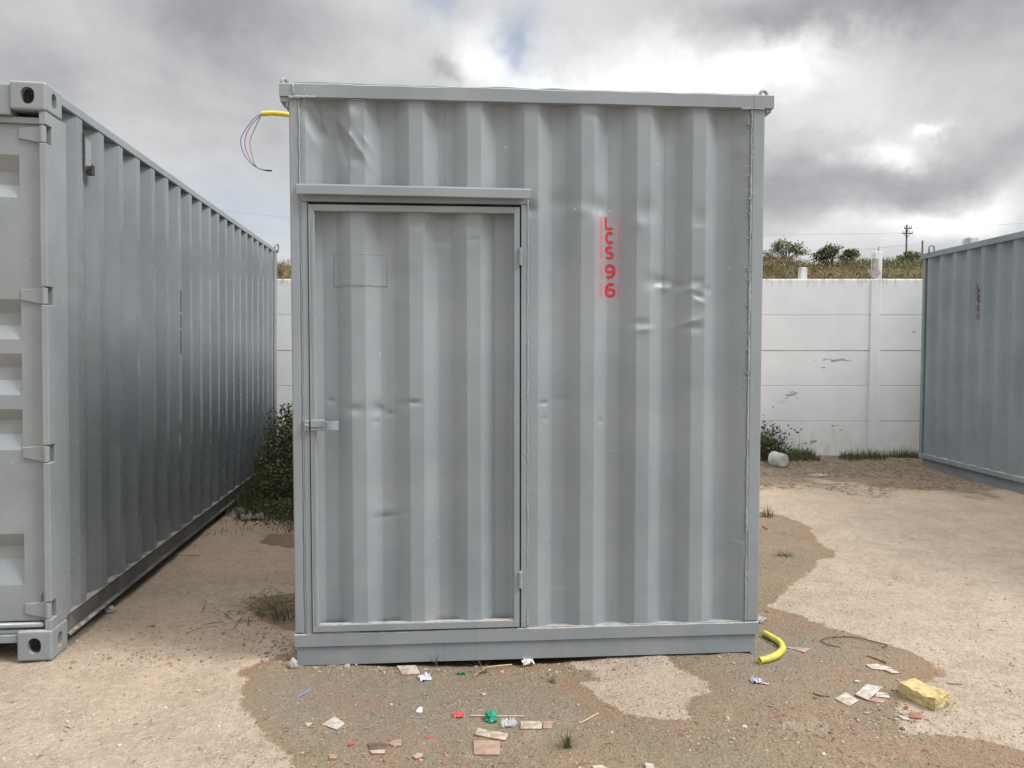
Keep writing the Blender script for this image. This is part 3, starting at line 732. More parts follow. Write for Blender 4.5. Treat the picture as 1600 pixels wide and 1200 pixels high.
surf_bead(519, 395, 603, 397, .0020, 1); surf_bead(519, 446, 605, 445, .0024, 2); surf_bead(602, 396, 603, 444, .0016, 3); surf_bead(519, 396, 519, 445, .001, 4)

# stencilled letters
def arc(cx, cy, rx, ry, a0, a1, n=14): return [(cx+rx*math.cos(R(a0+(a1-a0)*i/n)), cy+ry*math.sin(R(a0+(a1-a0)*i/n))) for i in range(n+1)]
GLYPHS = {  # stroke centre lines in a unit box
    'L': [[(.14, 1), (.14, .10), (.98, .10)]],
    'C': [arc(.54, .5, .36, .38, 40, 320, 24)],
    'S': [arc(.50, .70, .34, .21, 35, 215, 14)+[(.34, .53), (.66, .46)]+arc(.50, .29, .35, .21, 38, -148, 14)],
    '6': [arc(.56, .56, .42, .35, 52, 180, 14)[:-1]+arc(.52, .335, .38, .225, 180, 356, 16), arc(.52, .335, .38, .225, 8, 136, 10)],
    '9': [arc(.44, .44, .42, .35, 232, 360, 14)[:-1]+arc(.48, .665, .38, .225, 0, 176, 16), arc(.48, .665, .38, .225, 188, 316, 10)],
    '4': [[(.62, 1), (.12, .36), (.56, .36)], [(.72, 1), (.72, 0)], [(.86, .36), (1, .36)]]}
def letter(ch, w0, h0, mat, gap=None, off=.018):
    """stencilled character as flat stroke ribbons"""
    m3 = MB(); tw = w0*{'L': .30, 'C': .33, 'S': .31, '4': .20}.get(ch, .28)
    for st in GLYPHS[ch]:
        pts = [Vector((x*w0, y*h0, 0)) for x, y in st]; n = len(pts); vs_ = []
        for i, p in enumerate(pts):
            d1 = (pts[min(i+1, n-1)]-pts[max(i, 0)]) if i < n-1 else pts[i]-pts[i-1]; d0 = pts[i]-pts[i-1] if i > 0 else d1
            n0 = Vector((-d0.y, d0.x, 0)).normalized(); n1 = Vector((-d1.y, d1.x, 0)).normalized(); nn = (n0+n1).normalized(); k = 1/max(.5, nn.dot(n0))
            vs_ += [p+nn*tw*.5*k, p-nn*tw*.5*k]
        m3.add(vs_, [(2*i, 2*i+1, 2*i+3, 2*i+2) for i in range(n-1)])
    me = bpy.data.meshes.new('stencil_letter'); me.from_pydata(m3.v, [], m3.f); me.materials.append(mat); me.update(); return me

for ch, y0, y1, gp_ in (('L', 337, 357, None), ('C', 359, 380, None), ('S', 383, 403, None), ('9', 411, 434, (.615, .655, .5)), ('6', 441, 464, (.30, .335, -.1))):
    ua, va = Fm(946.5, y1); ub, vb = Fm(963.5 if ch in '96' else (959.5 if ch == 'L' else 961), y0)
    ua += .004; ub += .004
    me = letter(ch, ub-ua, vb-va, M['red'], gp_, .05)
    bm = bmesh.new(); bm.from_mesh(me)
    for k_ in range(1, 8):      # cut the letter finely so that it can follow the sheet
        for co, no in (((0, (vb-va)*k_/8, 0), (0, 1, 0)), (((ub-ua)*k_/8, 0, 0), (1, 0, 0))):
            bmesh.ops.bisect_plane(bm, geom=bm.verts[:]+bm.edges[:]+bm.faces[:], plane_co=co, plane_no=no)
    for v_ in bm.verts:
        uu, vv = ua+v_.co.x, va+v_.co.y
        w_s = float(prof_fn(np.array([uu]), PH)[0]+dents(np.array([uu]), np.array([vv]))[0])-.004
        v_.co.z = w_s+.0012
    bm.to_mesh(me); bm.free()
    o = link(me, 'stencil_letter', mid); o.rotation_euler = (R(90), 0, 0); o.location = (ua, 0, va)

# ================================================================== LEFT CONTAINER
LANG = R(6.9)
lc_ = empty('shipping_container', (-2.262, 3.715, 0), LANG); lc_.rotation_euler = (0, R(.75), LANG)
tag(lc_, 'long grey ISO container with corner castings, hinged cargo door end nearest the left edge', 'container', 'grey steel containers in the yard')
PL = M['paint_left']
def baked(objs_main, cutters):
    for c in cutters:
        b_ = objs_main.modifiers.new('cut', 'BOOLEAN'); b_.object = c; b_.operation = 'DIFFERENCE'; b_.solver = 'EXACT'
    dg = bpy.context.evaluated_depsgraph_get(); me = bpy.data.meshes.new_from_object(objs_main.evaluated_get(dg))
    objs_main.modifiers.clear(); objs_main.data = me
    for c in cutters: bpy.data.objects.remove(c)
    return objs_main
def obround(w0, h0, n=10):
    r = w0/2; pts = []
    s = h0/2-r
    for i in range(n+1): a_ = math.pi*i/n; pts.append((r*math.cos(a_), s+r*math.sin(a_)))
    for i in range(n+1): a_ = math.pi+math.pi*i/n; pts.append((r*math.cos(a_), -s+r*math.sin(a_)))
    return pts
def casting(parent, x1, y0, z0, mirror=False, hh=.135, y1=None):
    """block from x1-.162..x1, y0..y0+.178 with end and side openings and a hollow core"""
    m3 = MB(); m3.box(x1-.162, x1, y0, y0+.178, z0, z0+hh); c = m3.build('corner_casting', PL, parent)
    b_ = c.modifiers.new('b', 'BEVEL'); b_.width = .011; b_.segments = 3
    cuts = []
    def cutter(pts3a, pts3b):
        n = len(pts3a); q = MB(); q.add(pts3a+pts3b, [tuple(range(n)), tuple(range(n, 2*n))[::-1]]+[((i+1) % n, i, n+i, n+(i+1) % n) for i in range(n)])
        k = q.build('cutter', PL, parent); bmc = bmesh.new(); bmc.from_mesh(k.data); bmesh.ops.recalc_face_normals(bmc, faces=bmc.faces); bmc.to_mesh(k.data); bmc.free(); cuts.append(k)
    cxm = x1-.081; czm = z0+hh/2; cym = y0+.089
    ob = obround(.062, .080); cutter([(cxm+a_, y0-.02, czm+b2) for a_, b2 in ob], [(cxm+a_, y0+.10, czm+b2) for a_, b2 in ob])
    ob = obround(.050, .078); xx = (x1+.02, x1-.09) if not mirror else (x1-.162-.02, x1-.08)
    cutter([(xx[0], cym+a_, czm+b2) for a_, b2 in ob], [(xx[1], cym+a_, czm+b2) for a_, b2 in ob])
    q = MB(); q.box(x1-.162+.028, x1-.028, y0+.028, y0+.15, z0+.02, z0+hh-.02); cuts.append(q.build('cutter', PL, parent))
    return baked(c, cuts)
LH = 2.805; LW = 2.438; LL = 6.06
casting(lc_, 0, 0, LH-.135); casting(lc_, 0, -.0, 0.0, hh=.150); casting(lc_, -LW+.162, 0, LH-.135, True); casting(lc_, -LW+.162, 0, 0, True, hh=.150)
hz = [(atY(50, py_, 3.72)[2], .080) for py_ in (208, 462, 710, 955)]
# corner post, notched behind each hinge
def cargo_post(xa, xb, inset):
    segs = [(xa+(inset if inset > 0 else 0), xb+(inset if inset < 0 else 0), .072, .228, .150, LH-.135)]; z = .150
    for hz_, hh in sorted(hz):
        segs.append((xa, xb, .010, .080, z, hz_-hh/2-.004)); z = hz_+hh/2+.004
    segs.append((xa, xb, .010, .080, z, LH-.135)); return segs
part_box('corner_post', cargo_post(-.036, -.004, -.0012), lc_, PL, .004)
part_box('corner_post', cargo_post(-LW+.004, -LW+.036, .0012), lc_, PL, .004)
part_box('corner_post', (-.06, -.004, LL-.16, LL, 0, LH-.06), lc_, PL, .006)
part_box('corner_post', (-LW+.004, -LW+.06, LL-.16, LL, 0, LH-.06), lc_, PL, .006)
def zL_(py): return atY(25, py, 3.74)[2]
RECS = [tuple(zL_(q) for q in g_) for g_ in ((242, 267, 287, 309), (468, 489, 509, 531), (553, 575, 595, 618), (640, 658, 680, 704), (835, 857, 877, 915))]
DT = LH-.195
# header and sill
part_box('door_header', [(-LW+.162, -.162, .012, .10, LH-.160, LH-.014), (-LW+.037, -.037, .030, .10, DT+.002, LH-.161)], lc_, PL, .006)
part_box('door_sill', [(-LW+.162, -.162, .012, .14, .088, .128), (-LW+.037, -.0375, .025, .14, .130, .150)], lc_, PL, .005)
seal = MB(); seal.tube([(-LW+.05, .030, .172), (-.045, .030, .172)], .014, 8); seal.build('door_gasket', PL, lc_, smooth=True)
# cargo doors
def rib_prof(z):
    recs = RECS
    w_ = np.zeros_like(z)
    for a_, b2, c2, d2 in recs:
        w_ = np.maximum(w_, np.clip(np.minimum((a_-z)/(a_-b2), (z-d2)/(c2-d2)), 0, 1))
    return w_*.040
Lz = np.unique(np.round(np.concatenate([np.arange(.19, DT, .03), [DT], [q for g_ in RECS for q in g_]]), 4))
for k, (xa, xb) in enumerate([(-1.215, -.040), (-LW+.040, -1.225)]):
    xr0, xr1 = (xa+.06, xb-.103) if k == 0 else (xa+.103, xb-.06)
    Lx = np.unique(np.round(np.concatenate([[xa, xb], np.arange(xa+.02, xb-.01, .04), [xr0-.001, xr0+.010, xr1-.010, xr1+.001]]), 4))
    def dfn(S, Vv, xr0=xr0, xr1=xr1):
        e = np.clip(np.minimum((S-xr0)/.008, (xr1-S)/.008), 0, 1)
        d = -rib_prof(Vv)*e
        d = d-gau(S, Vv, -.17, .50, .10, .10, .012, .3)*e+.0012*fbm(S*3, Vv*3, 3, 2)
        return d
    dr = corr('cargo_door', Lx, Lz, lambda S, Vv, Wd: (S, .045-Wd, Vv), dfn, PL, lc_, smooth=False)
    ed = MB(); ed.box(xa, xb, .047, .09, .186, .19); ed.box(xa, xb, .0955, .10, .19, DT); ed.build('door_core', PL, dr)
    for hz_, hh in hz:
        hx0, hx1, kx = (-.138, -.034, -.024) if k == 0 else (-LW+.138, -LW+.034, -LW+.024)
        hb = MB(); sgn = 1 if k == 0 else -1
        vs_ = [(hx0, .036, hz_-.020), (hx1, .026, hz_-hh/2), (hx1, .026, hz_+hh/2), (hx0, .036, hz_+.028), (hx0-.006*sgn, .046, hz_-.022), (hx1, .046, hz_-hh/2-.001), (hx1, .046, hz_+hh/2+.001), (hx0-.006*sgn, .046, hz_+.030)]
        ff = [(0, 1, 2, 3), (7, 6, 5, 4), (0, 4, 5, 1), (1, 5, 6, 2), (2, 6, 7, 3), (3, 7, 4, 0)]
        hb.add(vs_, ff if k == 0 else [f[::-1] for f in ff])
        hb.tube([(kx, .024, hz_-hh/2+.001), (kx, .024, hz_+hh/2-.001)], .0145, 12)
        hb.tube([(kx, .024, hz_-hh/2-.006), (kx, .024, hz_+hh/2+.008)], .007, 8)
        hb.build('hinge', PL, dr, bevel=.002)
    for q in (0, 1):       # locking bars with keepers
        bx = (-.62-.30*q) if k == 0 else (-LW+.62+.30*q)
        lk = MB(); lk.tube([(bx, .018, .16), (bx, .018, LH-.18)], .017, 10)
        for zz in (.3, .95, 1.9, 2.5): lk.box(bx-.04, bx+.04, .008, .044, zz-.03, zz+.03)
        lk.build('locking_bar', PL, dr, smooth=False)
bead((-.066, .040, .26), (-.066, .040, .33), lc_, .005, 21, mat=PL)
# side, roof, rails
LPH = .425; LPER = .2835
def l_depth(S, Vv):
    d = prof_fn(S, LPH, LPER)+.0022*fbm(S*1.5, Vv*1.1, 3, 40)+.0006*fbm(S*8, Vv*3, 2, 41)
    for s0, v0, a_ in ((.42, 2.0, -.006), (.33, 1.85, -.004), (1.3, 1.45, -.01), (.9, .95, -.006), (3.6, 2.1, .006), (.30, 1.7, -.004), (2.1, .9, -.008), (4.2, 1.3, .006), (5, .9, -.008), (.75, .7, -.005)):
        d = d+gau(S, Vv, s0, v0, .05, .05, a_)
    return d
S4 = s_grid(.226, LL-.155, .425, .2835, .02); V4 = np.linspace(.168, LH-.045, 90)
osl = [(-.0, .0, 0, 0, 0)]
corr('side_sheet', S4, V4, lambda S, Vv, Wd: (-.008+Wd, S, Vv), l_depth, M['paint_side_shade'], lc_)
corr('side_sheet', S2, V2*1.01, lambda S, Vv, Wd: (-LW+.008-Wd, S, Vv), lambda S, Vv: prof_fn(S, .4), PL, lc_)
part_box('top_side_rail', (-.064, -.003, .179, LL, LH-.057, LH-.008), lc_, PL, .005)
part_box('top_side_rail', (-LW+.003, -LW+.064, .179, LL, LH-.057, LH-.008), lc_, PL, .005)
# bottom rail: a channel, recess shade and dirt put into its dark paint
def channel(x_out, sgn):
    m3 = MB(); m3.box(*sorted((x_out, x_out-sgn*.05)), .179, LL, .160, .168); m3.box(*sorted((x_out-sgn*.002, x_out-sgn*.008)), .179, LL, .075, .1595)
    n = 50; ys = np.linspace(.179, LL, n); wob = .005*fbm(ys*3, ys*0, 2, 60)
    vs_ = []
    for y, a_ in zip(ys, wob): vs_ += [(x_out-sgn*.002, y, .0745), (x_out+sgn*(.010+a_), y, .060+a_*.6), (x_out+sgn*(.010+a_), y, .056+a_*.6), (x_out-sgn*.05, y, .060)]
    m3.add(vs_, [(i*4+j, i*4+(j+1) % 4, (i+1)*4+(j+1) % 4, (i+1)*4+j) for i in range(n-1) for j in range(4)])
    return m3.build('bottom_side_rail', M['rail_shade_dirt'], lc_)
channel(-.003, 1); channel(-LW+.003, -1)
m2 = MB(); m2.box(-LW+.065, -.065, .1, LL, LH-.033, LH-.023); m2.build('roof_sheet', PL, lc_)
m2 = MB(); m2.box(-LW+.06, -.06, .15, LL-.01, .10, .155); m2.build('floor', M['dark'], lc_)
m2 = MB(); m2.box(-LW+.06, -.06, LL-.03, LL-.005, .06, LH-.035); m2.build('rear_sheet', PL, lc_)
r5 = ring(lc_, 0, 0, 0, .04, .011, .03, mat=PL); r5.location = (.0, LL-.08, LH-.01); r5.rotation_euler = (0, R(24), R(70))
# vent box on the second corrugation
vt = MB(); x_ = -.006
vt.add([(x_-.03, .440, 2.67), (x_+.004, .455, 2.66), (x_+.004, .455, 2.515), (x_-.03, .440, 2.495),
        (x_-.03, .535, 2.67), (x_+.004, .520, 2.655), (x_+.004, .520, 2.53), (x_-.03, .535, 2.495)],
       [(0, 1, 2, 3), (7, 6, 5, 4), (0, 4, 5, 1), (1, 5, 6, 2), (2, 6, 7, 3), (3, 7, 4, 0)])
vt.build('vent_cover', PL, lc_, bevel=.002)
vd = MB(); vd.box(-.040, -.0015, .4270, .4395, 2.485, 2.685); vd.build('vent_opening', M['dark'], lc_)
vd = MB(); vd.box(-.034, -.001, .524, .562, 2.485, 2.54); vd.build('vent_slot', M['dark'], lc_)
# red overspray of a stencil on the far side sheet, read edge-on
lm = MB(); s0_ = LPH+LPER*6-.035
for z0, z1 in ((1.82, 1.98), (1.70, 1.80), (1.50, 1.68)):
    lm.box(-.0065, -.0045, s0_, s0_+.028, z0, z1)
lm.build('stencil_mark', simple('faded_red_paint', (.23, .10, .115), .5, .2, 30), lc_)

# ================================================================== RIGHT CONTAINER
RANG = R(1.1)
rc_ = empty('shipping_container', (5.525, 4.15, 0), RANG)
tag(rc_, 'blue grey corrugated container at the right edge with dark red stencil LCS 94', 'container', 'grey steel containers in the yard')
PR = M['paint_right']; RL = 6.02
S5 = s_grid(.05, RL-.05, .105, .2765, .02); V5 = np.linspace(.17, 2.735, 70)
RPH = .105
def r_depth(S, Vv):
    d = prof_fn(S, RPH)+.002*fbm(S*1.5, Vv*1.1, 3, 70)
    for s0, v0, a_ in ((5.6, .62, -.012), (5.42, .72, -.014), (5.5, 1.05, -.008), (4.9, 2.35, -.006), (4.5, 2.4, -.006), (4.6, .9, -.006)):
        d = d+gau(S, Vv, s0, v0, .045, .05, a_)
    return d
corr('side_sheet', S5, V5, lambda S, Vv, Wd: (-Wd+.004, S, Vv), r_depth, PR, rc_)
corr('side_sheet', S2, V2, lambda S, Vv, Wd: (2.43+Wd, S, Vv), lambda S, Vv: prof_fn(S, .1), PR, rc_)
corr('end_sheet', S3*1.04, V2, lambda S, Vv, Wd: (S, -Wd+.01, Vv), lambda S, Vv: prof_fn(S, .1), PR, rc_)
corr('end_sheet', S3*1.04, V2, lambda S, Vv, Wd: (S, RL+Wd, Vv), lambda S, Vv: prof_fn(S, .1), PR, rc_)
for x in (0, 2.38):
    for y in (0, RL-.055): part_box('corner_post', (x, x+.055, y, y+.055, .12, 2.73), rc_, PR)
    part_box('top_rail', (x-.014 if x == 0 else x, x+.05 if x == 0 else x+.07, -.03, RL+.04, 2.731, 2.80), rc_, PR)
    part_box('bottom_rail', (x-.008, x+.06, 0, RL, .115, .172), rc_, PR)
    part_box('base_skid', (x+.04, x+.14, .03, RL-.02, -.05, .113), rc_, M['paint_right'])
part_box('top_rail', (.05, 2.38, -.03, .04, 2.731, 2.80), rc_, PR); part_box('top_rail', (.05, 2.38, RL-.03, RL+.04, 2.731, 2.80), rc_, PR)
part_box('roof_sheet', (.02, 2.40, .01, RL, 2.801, 2.81), rc_, PR)
part_box('floor', (.06, 2.37, .06, RL-.06, .10, .15), rc_, M['dark'])
r6 = ring(rc_, 0, 0, 0, .036, .011, .055, mat=PR); r6.location = (.022, RL-.16, 2.80); r6.rotation_euler = (0, 0, R(8))
dR = (-math.sin(RANG), math.cos(RANG))
def Fr(px, py):
    r = ray(px, py); ax, ay = 5.525, 4.15; det = -r[0]*dR[1]+dR[0]*r[1]; t_ = (-ax*dR[1]+dR[0]*ay)/det
    return ((t_*r[0]-ax)*dR[0]+(t_*r[1]-ay)*dR[1], H+t_*r[2])
for ch, y0, y1 in (('L', 444, 454), ('C', 454, 464), ('S', 464, 473), ('9', 477, 487), ('4', 490, 500)):
    sa, va = Fr(1524, y1); _, vb = Fr(1524, y0)
    me = letter(ch, .075, vb-va, M['darkred']); o = link(me, 'stencil_letter', rc_)
    o.rotation_euler = (R(90), 0, R(-90))
    wv = max(float(prof_fn(np.array([q]), RPH)[0]) for q in (sa, sa-.03, sa-.055))
    o.location = (-wv+.004-.006, sa, va)

# ================================================================== CONDUIT ON THE MIDDLE CONTAINER
cy = 4.15
def cp(px, py, dy=0): return Vector(atY(px, py, cy+dy))
base_pt = cp(452, 179.5)
cond = empty('cable_conduit', base_pt); tag(cond, 'yellow corrugated conduit with three loose wires sticking out of the middle container top left', 'conduit')
def rel(p): return tuple(Vector(p)-base_pt)
cc = MB(); ps = [cp(475, 184), cp(462, 181.5), cp(447, 178.8), cp(436, 177.6), cp(424, 176.8), cp(412, 177.6), cp(409.5, 178.2)]
def resample(ps, n):
    ps = [Vector(p) for p in ps]; out = []
    L = len(ps)-1
    for i in range(n+1):
        f = i/n*L; k = min(int(f), L-1); q = f-k
        p0 = ps[max(k-1, 0)]; p1 = ps[k]; p2 = ps[k+1]; p3 = ps[min(k+2, L)]
        out.append(.5*((2*p1)+(p2-p0)*q+(2*p0-5*p1+4*p2-p3)*q*q+(3*p1-p0-3*p2+p3)*q**3))
    return out
pp = resample(ps, 60); cc.tube([rel(p) for p in pp], [.0118+(.0014 if i % 2 else 0) for i in range(61)], 12); cc.build('sheath', M['yellow'], cond, smooth=True)
for mt, nm, l in ((M['blue'], 'blue wire', [(411, 177), (398, 184), (386, 199), (377, 215), (376.5, 227), (382, 242), (390, 253), (397, 259), (404, 263), (412, 265.5)]),
              (M['wred'], 'red wire', [(410, 179), (400, 187), (391, 198), (384, 213), (383, 228), (388, 243), (394, 254), (402, 262), (410, 265.5), (417, 266.5)]),
              (M['green'], 'green wire', [(409, 179), (403, 190), (396, 206), (391, 218), (391, 230), (394, 244), (397, 254), (401, 261), (408, 265), (416, 266)])):
    q = MB(); q.tube([rel(p) for p in resample([cp(x, y, i*.004*(1 if nm[0] == 'b' else -1)) for i, (x, y) in enumerate(l)], 40)], .0022, 6)
    o = q.build('wire', mt, cond, smooth=True); o['label'] = nm+' curling down from the conduit'
q = MB(); q.tube([rel(cp(410, 265.2)), rel(cp(417, 266.3)), rel(cp(425, 266.8))], [.003, .0045, .004], 8); q.build('taped_end', M['black'], cond, smooth=True)

# ================================================================== YARD LITTER
def gpt(px, py, h=0.0):
    x, y = G(px, py, h); z = gz1(x, y); x, y = G(px, py, z+h); return x, y, z
def shard(name, label, cat, pts, thick, top, side, group=None, lift=.0, tilt=0.0):
    P3 = []
    for q in pts:
        x, y, z = gpt(*q, thick+lift); P3.append((x, y, z))
    cx_ = sum(p[0] for p in P3)/len(P3); cy_ = sum(p[1] for p in P3)/len(P3); cz_ = max(gz1(cx_, cy_), sum(p[2] for p in P3)/len(P3))+lift-thick*.35
    m3 = MB(); m3.prism([(p[0]-cx_, p[1]-cy_) for p in P3], -.001, thick, 0, 1)
    o = m3.build(name, [top, side], None, bevel=.0008, seg=1); o.location = (cx_, cy_, cz_); o.rotation_euler = (tilt, tilt*.6, 0)
    tag(o, label, cat, group); return o
T, TG, TP, TE, BR = M['tile'], M['tilegrey'], M['tilepink'], M['terra'], M['brown']
GT = 'broken tile pieces on the ground'
for a in [
  ('pale four sided tile shard lying alone left of centre in the foreground', [(503, 1130), (523, 1118), (539, 1129.5), (527, 1138)], .009, TG, TE),
  ('small pale triangular tile chip beside the four sided shard', [(476, 1129), (479, 1127), (491, 1128.5), (481, 1134)], .008, TG, TE),
  ('rectangular tile with a brown round stain against the container base', [(620, 1041), (650, 1039.5), (657, 1051.5), (628, 1053.5)], .008, T, TE),
  ('pinkish square tile, nearest of the pile below the green net', [(740, 1155), (782, 1157), (781, 1177), (740, 1176)], .010, TP, TE),
  ('pale brown tile piece at the left of the pile below the green net', [(747, 1136), (767, 1141), (767, 1151), (741, 1146)], .009, T, TE),
  ('smooth cream tile piece above the pinkish square tile', [(767, 1140), (795, 1144.5), (790, 1155), (767, 1151)], .010, T, TE),
  ('long cream tile piece right of the crumpled clear plastic', [(814, 1125.5), (848, 1126), (846, 1138), (813, 1137.5)], .011, T, TE),
  ('worn end fragment touching the long cream tile', [(849, 1126), (865, 1126), (862, 1138), (848, 1138)], .008, TP, TE),
  ('dark brown rounded shard in the foreground cluster', [(574, 1160), (600, 1158.5), (608, 1162), (597, 1169), (578, 1168)], .010, BR, BR),
  ('narrow pale piece in front of the dark brown shard', [(577, 1170), (602, 1169.5), (601, 1176), (581, 1176)], .012, TG, TE),
  ('terracotta wedge right of the dark brown shard', [(608, 1160), (614, 1155), (628, 1154.5), (627, 1164), (611, 1163)], .010, TP, TE),
  ('small orange brick chip left of the foreground cluster', [(514, 1178), (520, 1176), (528, 1180), (526, 1184), (515, 1184)], .012, TP, TE),
  ('pale lozenge of tile on terracotta near the bottom edge', [(645, 1180), (651, 1174.5), (662, 1175.5), (661, 1181), (650, 1184)], .012, T, TE),
  ('long pinkish tile pointing away from the yellow hose', [(1226, 1009.5), (1257, 1018.5), (1267, 1012), (1246, 1010)], .009, TP, TE),
  ('thin red brown sliver above the white tile pair', [(1355, 1024), (1370, 1029), (1385, 1035), (1376, 1031), (1360, 1023.5)], .010, TE, TE),
  ('white pointed tile, larger of the pair near the wet edge', [(1353, 1037), (1370, 1036.5), (1394, 1042), (1379, 1045.5), (1362, 1043.5)], .009, TG, TE),
  ('slim white tile piece overlapping the larger pointed one', [(1381, 1045), (1393, 1043.5), (1407, 1051), (1394, 1051)], .009, TG, TE),
  ('large grey white tile lying between the yard debris and the foam block', [(1336, 1085), (1353, 1067), (1380, 1070.5), (1357, 1092)], .010, TG, TE),
  ('muddy tile left of the large grey white one', [(1304, 1090), (1322, 1081), (1342, 1093), (1327, 1101)], .010, T, TE),
  ('small pale tile corner right of the large grey white tile', [(1370, 1081), (1388, 1081.5), (1391, 1089), (1367, 1088)], .008, TG, TE),
  ('pinkish tile fragment tucked below the large grey white tile', [(1366, 1089), (1384, 1091), (1380, 1097), (1357, 1093.5)], .006, TP, TE),
  ('red tile piece in front of the yellow foam block', [(1423, 1110), (1444, 1112), (1440, 1121), (1420, 1118)], .010, M['terra'], TE),
  ('thin pale tile left of the red piece before the foam block', [(1402, 1117), (1417, 1119), (1423, 1124), (1411, 1124)], .007, TG, TE),
  ('small cream tile chip below the yellow straw stalks', [(751, 1082), (759, 1081), (761, 1084), (754, 1085.5)], .006, T, TE),
  ('flat white chip near the bottom edge right of the weed tuft', [(925, 1196), (940, 1194), (955, 1200), (946, 1206), (930, 1204)], .008, TG, TE),
  ('flat pale stone slab near the bottom edge, rightmost', [(1007, 1191), (1022, 1191.5), (1024, 1202), (1010, 1201)], .010, TG, TE),
  ]: shard('broken_tile', a[0], 'tile', a[1], a[2], a[3], a[4], GT, tilt=random.uniform(-.015, .03))
shard('cardboard_slab', 'pale flat slab lying in the straw litter before the white wall', 'slab', [(1262, 741), (1280, 738.5), (1296, 742), (1288, 744), (1270, 743)], .008, M['conc'], M['conc'])
shard('white_chip', 'heart shaped white chip alone on the damp soil', 'chip', [(650, 1110), (653, 1105), (657, 1103.5), (660, 1104), (660, 1109), (657, 1112), (652, 1111.5)], .006, M['white'], M['white'])
# crumpled scraps
def scrap(name, label, cat, px, py, w_, d_, h_, mat, seed, rot=0, n=9, crush=1.0):
    x, y, z = gpt(px, py); rr = random.Random(seed); vs_ = []
    for j in range(n):
        for i in range(n):
            fx, fy = i/(n-1)-.5, j/(n-1)-.5; p = Vector((fx*3*crush+seed, fy*3*crush, seed*.7))
            edge = .86+.28*mn.noise(Vector((math.atan2(fy, fx)*1.2, seed, 2)))
            vs_.append((fx*w_*edge, fy*d_*edge, abs(mn.noise(p))*h_*1.8+abs(mn.noise(p*2.7))*h_*.7+.001))
    m3 = MB(); m3.add(vs_, [(j*n+i, j*n+i+1, (j+1)*n+i+1, (j+1)*n+i) for j in range(n-1) for i in range(n-1)])
    o = m3.build(name, mat); o.location = (x, y, z); o.rotation_euler = (0, 0, rot)
    sol = o.modifiers.new('thick', 'SOLIDIFY'); sol.thickness = .0008
    tag(o, label, cat); return o
scrap('paper_scrap', 'crumpled bluish white paper below the stained tile', 'paper', 664, 1060, .062, .075, .012, M['paper'], 3, .3)
scrap('plastic_scrap', 'green plastic scrap near the container base', 'scrap', 721, 1053, .040, .030, .010, M['gp'], 5)
scrap('red_wrapper', 'red and white wrapper scrap left of the bamboo stick', 'wrapper', 716, 1119, .048, .045, .010, M['rp'], 8)
scrap('clear_wrapper', 'crumpled clear plastic right below the bamboo stick', 'plastic', 795, 1134, .070, .055, .022, M['clear'], 11, 0, 13, 2.2)
scrap('white_bag', 'crumpled white plastic by the container base', 'plastic', 825, 1037, .065, .060, .022, M['white'], 13, .2, 11, 2.0)
scrap('white_cloth_scrap', 'torn white scrap on damp soil right of the pale patch', 'scrap', 1182, 1066, .060, .045, .018, M['paper'], 17, -.3, 11, 1.6)
scrap('white_strip', 'narrow white strip trailing from the torn scrap', 'scrap', 1195, 1069, .040, .018, .006, M['paper'], 19, -.3)
scrap('white_fragment', 'white fragment against the right foot of the middle container', 'scrap', 1188, 972, .045, .06, .03, M['white'], 23, .5)
scrap('lilac_chip', 'tiny lilac plastic piece above the large grey white tile', 'scrap', 1339, 1065, .024, .016, .004, M['paper'], 29)
scrap('plastic_bits', 'grey plastic refuse among the weeds of the left gap', 'plastic', 395, 812, .22, .10, .05, M['tilegrey'], 31, .2, 12, 2.0)
scrap('white_refuse', 'white refuse lump beside the middle container in the weeds', 'plastic', 449, 797, .10, .12, .09, M['white'], 37, .2, 12, 2.0)
def sliver(name, label, cat, pts, r, mat, h=.003):
    L = [Vector((*gpt(*q)[:2], gpt(*q)[2]+h)) for q in pts]; c = L[0].copy()
    m3 = MB(); m3.tube([tuple(p-c) for p in resample(L, max(4, len(L)*5))], r, 6); o = m3.build(name, mat, smooth=True); o.location = c; tag(o, label, cat); return o
sliver('blue_strip', 'pale blue plastic strip on the damp soil, left foreground', 'strip', [(464, 1091), (476, 1083), (487, 1075)], .003, M['bp'])
sliver('blue_strip', 'thinner of two blue strips, beside the longer one', 'strip', [(470, 1088), (479, 1082), (486, 1079)], .002, M['bp'])
sliver('red_sliver', 'short red plastic sliver in the foreground', 'scrap', [(666, 1155), (679, 1150)], .0035, M['rp'])
sliver('red_chip', 'small red chip left of the red sliver', 'scrap', [(545, 1166), (552, 1162)], .006, M['rp'])
sliver('green_sliver', 'thin green sliver near the bottom edge', 'scrap', [(664, 1187), (680, 1187.5)], .002, M['gp'])
sliver('red_scrap', 'red scrap on damp soil right of the container side', 'scrap', [(1192, 823), (1199, 827)], .006, M['rp'])
sliver('bamboo_stick', 'thin pale bamboo stick passing the green net ball', 'stick', [(734, 1120), (776, 1121), (818, 1121)], .0026, M['bamboo'], .006)
sliver('twig', 'dark twig lying on pale sand beside the foam block', 'twig', [(1481, 1069), (1503, 1070)], .0035, M['terra'])
sliver('twig', 'bent brown twig left of the muddy tile', 'twig', [(1270, 1084), (1283, 1088), (1296, 1089)], .003, M['wood'])
sliver('twig', 'short stick fragment right of the small tile corner', 'twig', [(1392, 1079), (1408, 1081)], .003, M['wood'])
sliver('bent_wire', 'dark looped wire on the damp soil beyond the tiles', 'wire', [(1313, 1014), (1300, 1011), (1286, 1006), (1284, 1001), (1300, 998), (1330, 997.5), (1350, 1001), (1375, 1007), (1386, 1010), (1378, 1014)], .0024, M['wire'], .008)
